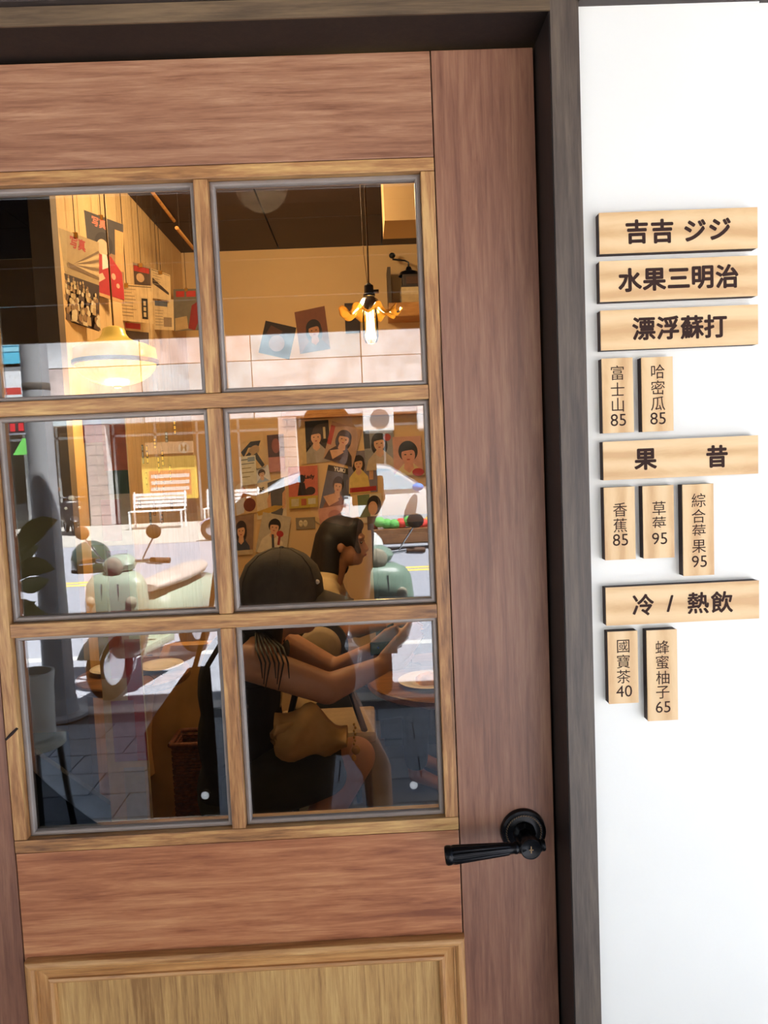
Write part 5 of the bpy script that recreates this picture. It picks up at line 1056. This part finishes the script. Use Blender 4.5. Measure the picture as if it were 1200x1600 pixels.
# shoulder bag of the person outside
rings = []
for j in range(11):
    v = j / 10.0; z_ = J(290, 1045 + 235 * v, 1.5).z; x0 = J(300 - 74 * min(1, v * 2.6), 1150, 1.5).x; x1 = J(335, 1150, 1.5).x; cx_ = (x0 + x1) / 2; hw = (x1 - x0) / 2; yy = J(300, 1150, 1.5).y
    rings.append([Vector((cx_ + hw * abs(math.cos(a)) ** .7 * (1 if math.cos(a) > 0 else -1) * (1 + .03 * math.sin(5 * a + 4 * v)), yy + (.02 + .05 * min(1, v * 1.5)) * math.sin(a), z_)) for a in [2 * math.pi * q / 32 for q in range(32)]])
tb = thing('shoulder_bag', 'dark shoulder bag hanging at the side of the person outside', 'bag', (rings[-1][0].x, rings[-1][0].y, rings[-1][0].z))
MB().loft(rings).build('bag_body', M_BLKC, tb, 70)
MB().tube([rings[0][16] + Vector((.02, 0, -.01)), eL + Vector((-.045, .02, -.05)), eL.lerp(sL, .6) + Vector((-.062, .03, 0)), sL + Vector((.0, .02, .075)), sL + Vector((.03, -.06, .06)), eL + Vector((.03, -.06, -.1)), rings[0][0] + Vector((-.02, 0, -.01))], .009).build('strap', M_BLKC, tb, 60)

# ---- seated near the glass: cap, bare arms, canvas bag on the lap
I = lambda px, py, Y: at(px, py, Y)
hc = I(447, 938, 1.05)
st_ = I(385, 1235, 1.02)
t = thing('person', 'seated person in a charcoal cap and black top leaning over the table', 'person', (st_.x, st_.y, 0))
hp, L, T_ = head_parts(hc, Vector((1, .05, 0)), .98)
tilt = 0
sN, sF = I(392, 1035, .86), I(428, 998, 1.20); eN, wN = I(512, 1076, .86), I(596, 1040, .96); eF, wF = I(522, 1050, 1.18), I(584, 1016, 1.12)
ch, pe = I(375, 1075, 1.04), I(380, 1220, 1.04)
hN, hF = I(392, 1232, .95), I(392, 1228, 1.12); kN, kF = I(556, 1182, .93), I(552, 1180, 1.14)
aN, aF = kN + Vector((-.22, 0, -.38)), kF + Vector((-.22, 0, -.38))
body = hp + [('c', hc + Vector((-.02, 0, -.05)), I(398, 1010, 1.04), .048, .058), ('c', sN, sF, .05, .05), ('e', ch, (.105, .14, .17)), ('e', pe, (.12, .15, .13)), ('e', I(378, 1150, 1.04), (.1, .125, .16)),
    ('c', sN, eN, .050, .042), ('c', eN, wN, .041, .026), ('c', sF, eF, .05, .042), ('c', eF, wF, .041, .026),
    ('c', hN, kN, .082, .055), ('c', kN, aN, .055, .036), ('c', hF, kF, .082, .055), ('c', kF, aF, .055, .036), ('c', aN, aN + Vector((.12, 0, -.06)), .035, .028), ('c', aF, aF + Vector((.12, 0, -.06)), .035, .028)]
body += hand_parts(wN, I(640, 1000, 1.0) - wN, (.1, 1, .25), .45, 1.0, 1) + hand_parts(wF, I(625, 992, 1.05) - wF, (.1, -1, .2), .5, 1.0, -1)
blob('body', body, M_SKIN, t, .006, 5); face_details(L, T_, t, .98)
blob('top', [('c', sN + Vector((-.0, .03, -.02)), sF + Vector((0, -.03, -.02)), .056, .056), ('e', ch, (.118, .15, .18)), ('e', I(378, 1150, 1.04), (.125, .14, .18)), ('e', pe, (.13, .16, .12))], M_BLKC, t, .008, 5)
blob('shorts', [('c', hN, hN.lerp(kN, .72), .094, .085), ('c', hF, hF.lerp(kF, .72), .094, .085), ('e', pe + Vector((0, 0, -.03)), (.13, .165, .12))], M_GRNC, t, .008, 5)
blob('hair', [('e', L(0, -.02, .03), (.083, .1, .09), T_), ('c', L(0, -.07, -.0), L(0, -.1, -.2), .06, .055), ('c', L(.05, -.04, -.02), L(.05, -.06, -.2), .04, .03), ('c', L(-.05, -.04, -.02), L(-.06, -.05, -.2), .04, .03)], M_HAIR, t, .007, 5)
b = MB()
for k in range(7):
    x_ = 398 + k * 7; p0 = I(400 + k * 3, 990, .96); b.tube([p0, I(x_ + 2, 1012, .83), I(x_ + 10, 1036, .79), I(x_ + 12 - (k % 3) * 5, 1060 + (k % 3) * 9, .795)], [.004, .003, .0025, .0012], 6)
tag(b.build('loose_strands', M_HAIR, t, 60), kind='stuff')
cap = MB(); Tc = Matrix((Vector((1, .05, -.20)).normalized(), Vector((0, 1, 0)), Vector((.20, 0, 1)).normalized())).transposed(); cc = L(0, -.012, .035)
Tc = Matrix((Vector((1, .05, -.06)).normalized(), Vector((0, 1, 0)), Vector((.06, 0, 1)).normalized())).transposed()
prof = [(.001, .118), (.03, .115), (.066, .098), (.094, .068), (.108, .03), (.112, -.005), (.112, -.04)]
def capw(a, r, z): return (r * (1 + .08 * math.cos(a) ** 2) * (1 + .006 * math.cos(6 * a)), z)
cp = MB().lathe(prof, cc, 48, Tc, capw).build('cap', M_CAP, t, 70)
for k in range(6):
    a = math.pi / 6 + k * math.pi / 3; MB().tube([cc + Tc @ Vector(((capw(a, r, z)[0] + .0008) * math.cos(a), (capw(a, r, z)[0] + .0008) * math.sin(a), z)) for r, z in prof], .0014, 5).build('cap_seam', M_CAP, cp, 60)
br = []
for j in range(7):
    v = j / 6; ring = []
    for k in range(17):
        a = R(-66 + 132 * k / 16); r_ = .108 + v * .085 * math.cos(a * .95); ring.append(cc + Tc @ Vector((r_ * math.cos(a) * 1.08, .108 * math.sin(a) * (1 + .05 * v), -.002 - .045 * (math.sin(a) ** 2) - v * .028)))
    br.append(ring)
b = MB(); b.add([p for r_ in br for p in r_], [(j * 17 + k, j * 17 + k + 1, (j + 1) * 17 + k + 1, (j + 1) * 17 + k) for j in range(6) for k in range(16)])
o = b.build('brim', M_CAP, cp, 60); md = o.modifiers.new('s', 'SOLIDIFY'); md.thickness = .003
MB().ell(cc + Tc @ Vector((0, 0, .118)), (.008, .008, .005), 12, 8).build('cap_button', M_CAP, cp, 60)
p = I(477, 894, .99); MB().ell(cc + Tc @ Vector((.104, -.045, .028)), (.008, .008, .007), 10, 8).build('cap_patch', mat('patch_white', (226, 220, 206), .7), cp, 60)
tp = thing('phone', 'black phone held by the seated person in the cap', 'phone', I(600, 1022, 1.04)); tag(tp, group=None)
pa, pb = I(578, 1004, 1.05), I(622, 1022, 1.05)
MB().box((pa.x, 1.045, pb.z), (pb.x, 1.053, pa.z), None, .002).build('phone_body', mat('phone_black', (16, 16, 18), .2, 0, 0), tp)
MB().ell(I(591, 1012, 1.044), (.003, .001, .003), 10, 6).build('lens', mat('lens_blue', (70, 90, 220), .1, 0, 0), tp)
# canvas bag on the lap
rings = []
c0, c1 = I(432, 1176, .84), I(540, 1150, .84)
for j in range(13):
    v = j / 12.0; px = 430 + 112 * v; top = 1098 + 10 * math.sin(v * 9) + 26 * v * v; bot = 1188 - 22 * v + 5 * math.sin(v * 11)
    a_, b_ = I(px, top, .82), I(px, bot, .82); cz_ = (a_.z + b_.z) / 2; hh = (a_.z - b_.z) / 2 * (math.sin(math.pi * (.12 + .76 * v)) ** .35); th = .045 + .02 * math.sin(v * 7)
    rings.append([Vector((a_.x, .80 + th * math.cos(a) * (1 + .12 * math.sin(4 * a + v * 9)), cz_ + hh * math.sin(a) * (1 + .06 * math.sin(5 * a + v * 13)))) for a in [2 * math.pi * q / 36 for q in range(36)]])
t = thing('canvas_bag', 'slouchy tan canvas bag on the lap of the person in the cap', 'bag', I(485, 1190, .82))
MB().loft(rings).build('bag_body', M_CANV, t, 80)
hl = [I(458, 1160, .76), I(435, 1166, .75), I(422, 1152, .75), I(432, 1140, .75), I(458, 1134, .76)]
b = MB(); wv_ = Vector((0, 0, 0))
b.add([p + Z3 * s_ for p in hl for s_ in (-.011, .011)], [(2 * i, 2 * i + 1, 2 * i + 3, 2 * i + 2) for i in range(4)])
o = b.build('handle', M_CANV, t, 80); md = o.modifiers.new('s', 'SOLIDIFY'); md.thickness = .003
# key charm
kc = I(555, 1150, .80)
tk = thing('key_charm', 'small brass charm chain dangling beside the canvas bag', 'charm', I(556, 1184, .80))
b = MB()
for k in range(7): b.ell(I(553 + (k % 2) * 2, 1132 + k * 5, .80), (.003, .003, .0042), 8, 6)
b.build('chain', M_BRASS, tk, 60); MB().ell(I(556, 1172, .80), (.011, .005, .013), 12, 8).build('pendant', M_BRASS, tk, 60); MB().ell(I(553, 1184, .80), (.006, .004, .009), 12, 8).build('bead', ink((206, 150, 40)), tk, 60)
# stool under the seated person
zs = pe.z - .165
t = thing('bar_stool', 'black padded stool under the person in the cap', 'stool', (pe.x, 1.04, 0))
MB().lathe([(.001, zs), (.15, zs), (.17, zs - .02), (.17, zs - .05), (.15, zs - .06), (.001, zs - .06)], (pe.x - .02, 1.04, 0), 36).build('seat', M_BLKC, t, 40)
for a in (45, 135, 225, 315): MB().cyl((pe.x - .02 + .12 * math.cos(R(a)), 1.04 + .12 * math.sin(R(a)), zs - .06), (pe.x - .02 + .14 * math.cos(R(a)), 1.04 + .14 * math.sin(R(a)), 0), .012).build('leg', M_MET, t, 40)

# ---- seated further in: bobbed dark hair, cream top
hc = I(538, 850, 2.35)
t = thing('person', 'seated person with dark bobbed hair and cream top near the posters', 'person', (hc.x - .1, 2.35, 0))
hp, L, T_ = head_parts(hc, Vector((1, -.15, 0)), 1.0)
sN, sF = I(508, 925, 2.2), I(520, 920, 2.52); ch, pe = I(505, 985, 2.36), I(500, 1090, 2.36)
eN, wN = I(545, 985, 2.15), I(600, 975, 2.2); eF, wF = I(560, 985, 2.55), I(610, 972, 2.45)
hN, hF = pe + Vector((.03, -.09, -.02)), pe + Vector((.03, .09, -.02)); kN, kF = hN + Vector((.42, -.02, .02)), hF + Vector((.42, .02, .02)); aN, aF = Vector((kN.x - .02, kN.y, .09)), Vector((kF.x - .02, kF.y, .09))
body = hp + [('c', hc + Vector((-.025, 0, -.06)), I(518, 905, 2.36), .046, .055), ('c', sN, sF, .05, .05), ('e', ch, (.1, .14, .17)), ('e', pe, (.12, .15, .13)), ('c', sN, eN, .045, .038), ('c', eN, wN, .036, .025), ('c', sF, eF, .045, .038), ('c', eF, wF, .036, .025),
   ('c', hN, kN, .08, .055), ('c', kN, aN, .055, .036), ('c', hF, kF, .08, .055), ('c', kF, aF, .055, .036), ('c', aN, aN + Vector((.12, 0, -.06)), .035, .028), ('c', aF, aF + Vector((.12, 0, -.06)), .035, .028)]
body += hand_parts(wN, (1, .1, .1), (0, .3, -1), .35) + hand_parts(wF, (1, -.1, .1), (0, -.3, -1), .35, 1.0, -1)
blob('body', body, M_SKIN, t, .007, 5); face_details(L, T_, t)
blob('hair', [('e', L(0, -.02, .045), (.09, .105, .09), T_), ('c', L(0, -.06, .02), L(0, -.1, -.11), .08, .075), ('c', L(.055, -.055, .02), L(.055, -.07, -.12), .045, .05), ('c', L(-.06, -.02, .02), L(-.06, -.03, -.12), .04, .035), ('e', L(0, .055, .085), (.06, .04, .035), T_), ('c', L(.05, .045, .06), L(.055, .075, -.03), .02, .014)], M_HAIR, t, .008, 5)
blob('top', [('c', sN, sF, .06, .06), ('e', ch, (.115, .155, .18)), ('e', pe, (.13, .16, .15)), ('c', sN, sN.lerp(eN, .5), .055, .052), ('c', sF, sF.lerp(eF, .5), .055, .052), ('c', I(512, 900, 2.30), I(500, 905, 2.42), .05, .05)], M_CRM, t, .008, 5)
blob('trousers', [('c', hN, kN, .09, .065), ('c', hF, kF, .09, .065), ('c', kN, kN.lerp(aN, .8), .065, .055), ('c', kF, kF.lerp(aF, .8), .065, .055), ('e', pe + Vector((0, 0, -.05)), (.135, .165, .1))], M_BLKC, t, .009, 5)
# chairs with padded backs
def pad_chair(label, x, y, sz):
    t = thing('padded_chair', label, 'chair', (x, y, 0), group='padded chairs inside the shop')
    MB().box((x - .2, y - .2, sz - .06), (x + .2, y + .2, sz), None, .025).build('seat', M_CRM, t)
    for dx in (-.17, .17):
        for dy in (-.17, .17): MB().cyl((x + dx, y + dy, 0), (x + dx * .9, y + dy * .9, sz - .06), .014).build('leg', M_MET, t, 40)
    rings = []
    for xx, s_ in ((x - .235, .92), (x - .225, 1), (x - .205, 1), (x - .195, .92)): rings.append([Vector((xx, y + .19 * s_ * abs(math.cos(a)) ** .6 * (1 if math.cos(a) > 0 else -1), sz + .25 + .15 * s_ * abs(math.sin(a)) ** .6 * (1 if math.sin(a) > 0 else -1))) for a in [2 * math.pi * q / 32 for q in range(32)]])
    MB().loft(rings).build('back_pad', M_CRM, t, 50)
    for dy in (-.15, .15): MB().cyl((x - .2, y + dy, sz - .05), (x - .22, y + dy, sz + .14), .012).build('back_post', M_MET, t, 40)
pad_chair('cream padded chair under the person by the posters', pe.x, 2.36, pe.z - .17)
bp = I(500, 1012, 1.75)
t = thing('round_back_chair', 'charcoal framed chair with a round beige back pad behind the arms', 'chair', (bp.x, 1.78, 0), group='padded chairs inside the shop')
r_ = 34 * 2.8 / F
MB().lathe([(.001, .035), (r_ * .8, .033), (r_ * .95, .022), (r_, .005), (r_, 0), (.001, 0)], bp, 40, Matrix.Rotation(R(90), 3, 'X')).build('back_pad', mat('beige_pad', (170, 150, 122), .8, 0, .05, 30), t, 60)
MB().lathe([(.001, 0), (r_ * 1.3, 0), (r_ * 1.33, -.01), (r_ * 1.3, -.025), (.001, -.025)], bp, 40, Matrix.Rotation(R(90), 3, 'X')).build('back_frame', mat('charcoal_frame', (58, 56, 54), .6), t, 50)
for dx in (-.16, .16):
    MB().cyl((bp.x + dx * .5, bp.y + .02, bp.z - r_ * 1.1), (bp.x + dx, bp.y + .05, .46), .013).build('back_post', M_MET, t, 40)
    for dy in (.06, .30): MB().cyl((bp.x + dx, bp.y + dy, 0), (bp.x + dx, bp.y + dy, .43), .014).build('leg', M_MET, t, 40)
MB().box((bp.x - .2, bp.y + .03, .43), (bp.x + .2, bp.y + .34, .48), None, .02).build('seat', mat('beige_pad', (170, 150, 122)), t)
# right hand table with its plate and glass bowl
tc2 = I(655, 1062, 1.45); round_table('cafe_table', 'round dark cafe table in front of the seated people', (tc2.x + .12, 1.5), .30, tc2.z, W_TBL, M_MET, 'cafe tables inside the shop')
pc = I(606, 1052, 1.42); plate('white plate with cake under the hands of the seated person', (tc2.x + .03, 1.40, tc2.z + .0003), .105, M_CHINA, mat('cake_tan', (206, 160, 96), .7, 0, .1, 40))
gc = (tc2.x - .02, 1.62, tc2.z + .0003)
t = thing('glass_bowl', 'stemmed glass bowl of amber drink behind the plate', 'glass', gc)
MB().lathe([(.04, 0), (.04, .004), (.006, .01), (.006, .06), (.03, .08), (.07, .12), (.08, .15), (.078, .15), (.066, .122), (.02, .085)], gc, 40).build('bowl', glass_pane('drink_glass', 1.45), t, 50)
MB().lathe([(.001, .075), (.028, .083), (.06, .118), (.062, .13), (.001, .13)], gc, 36).build('drink', mat('amber_drink', (206, 136, 50), .15, 0, .03), t, 50)
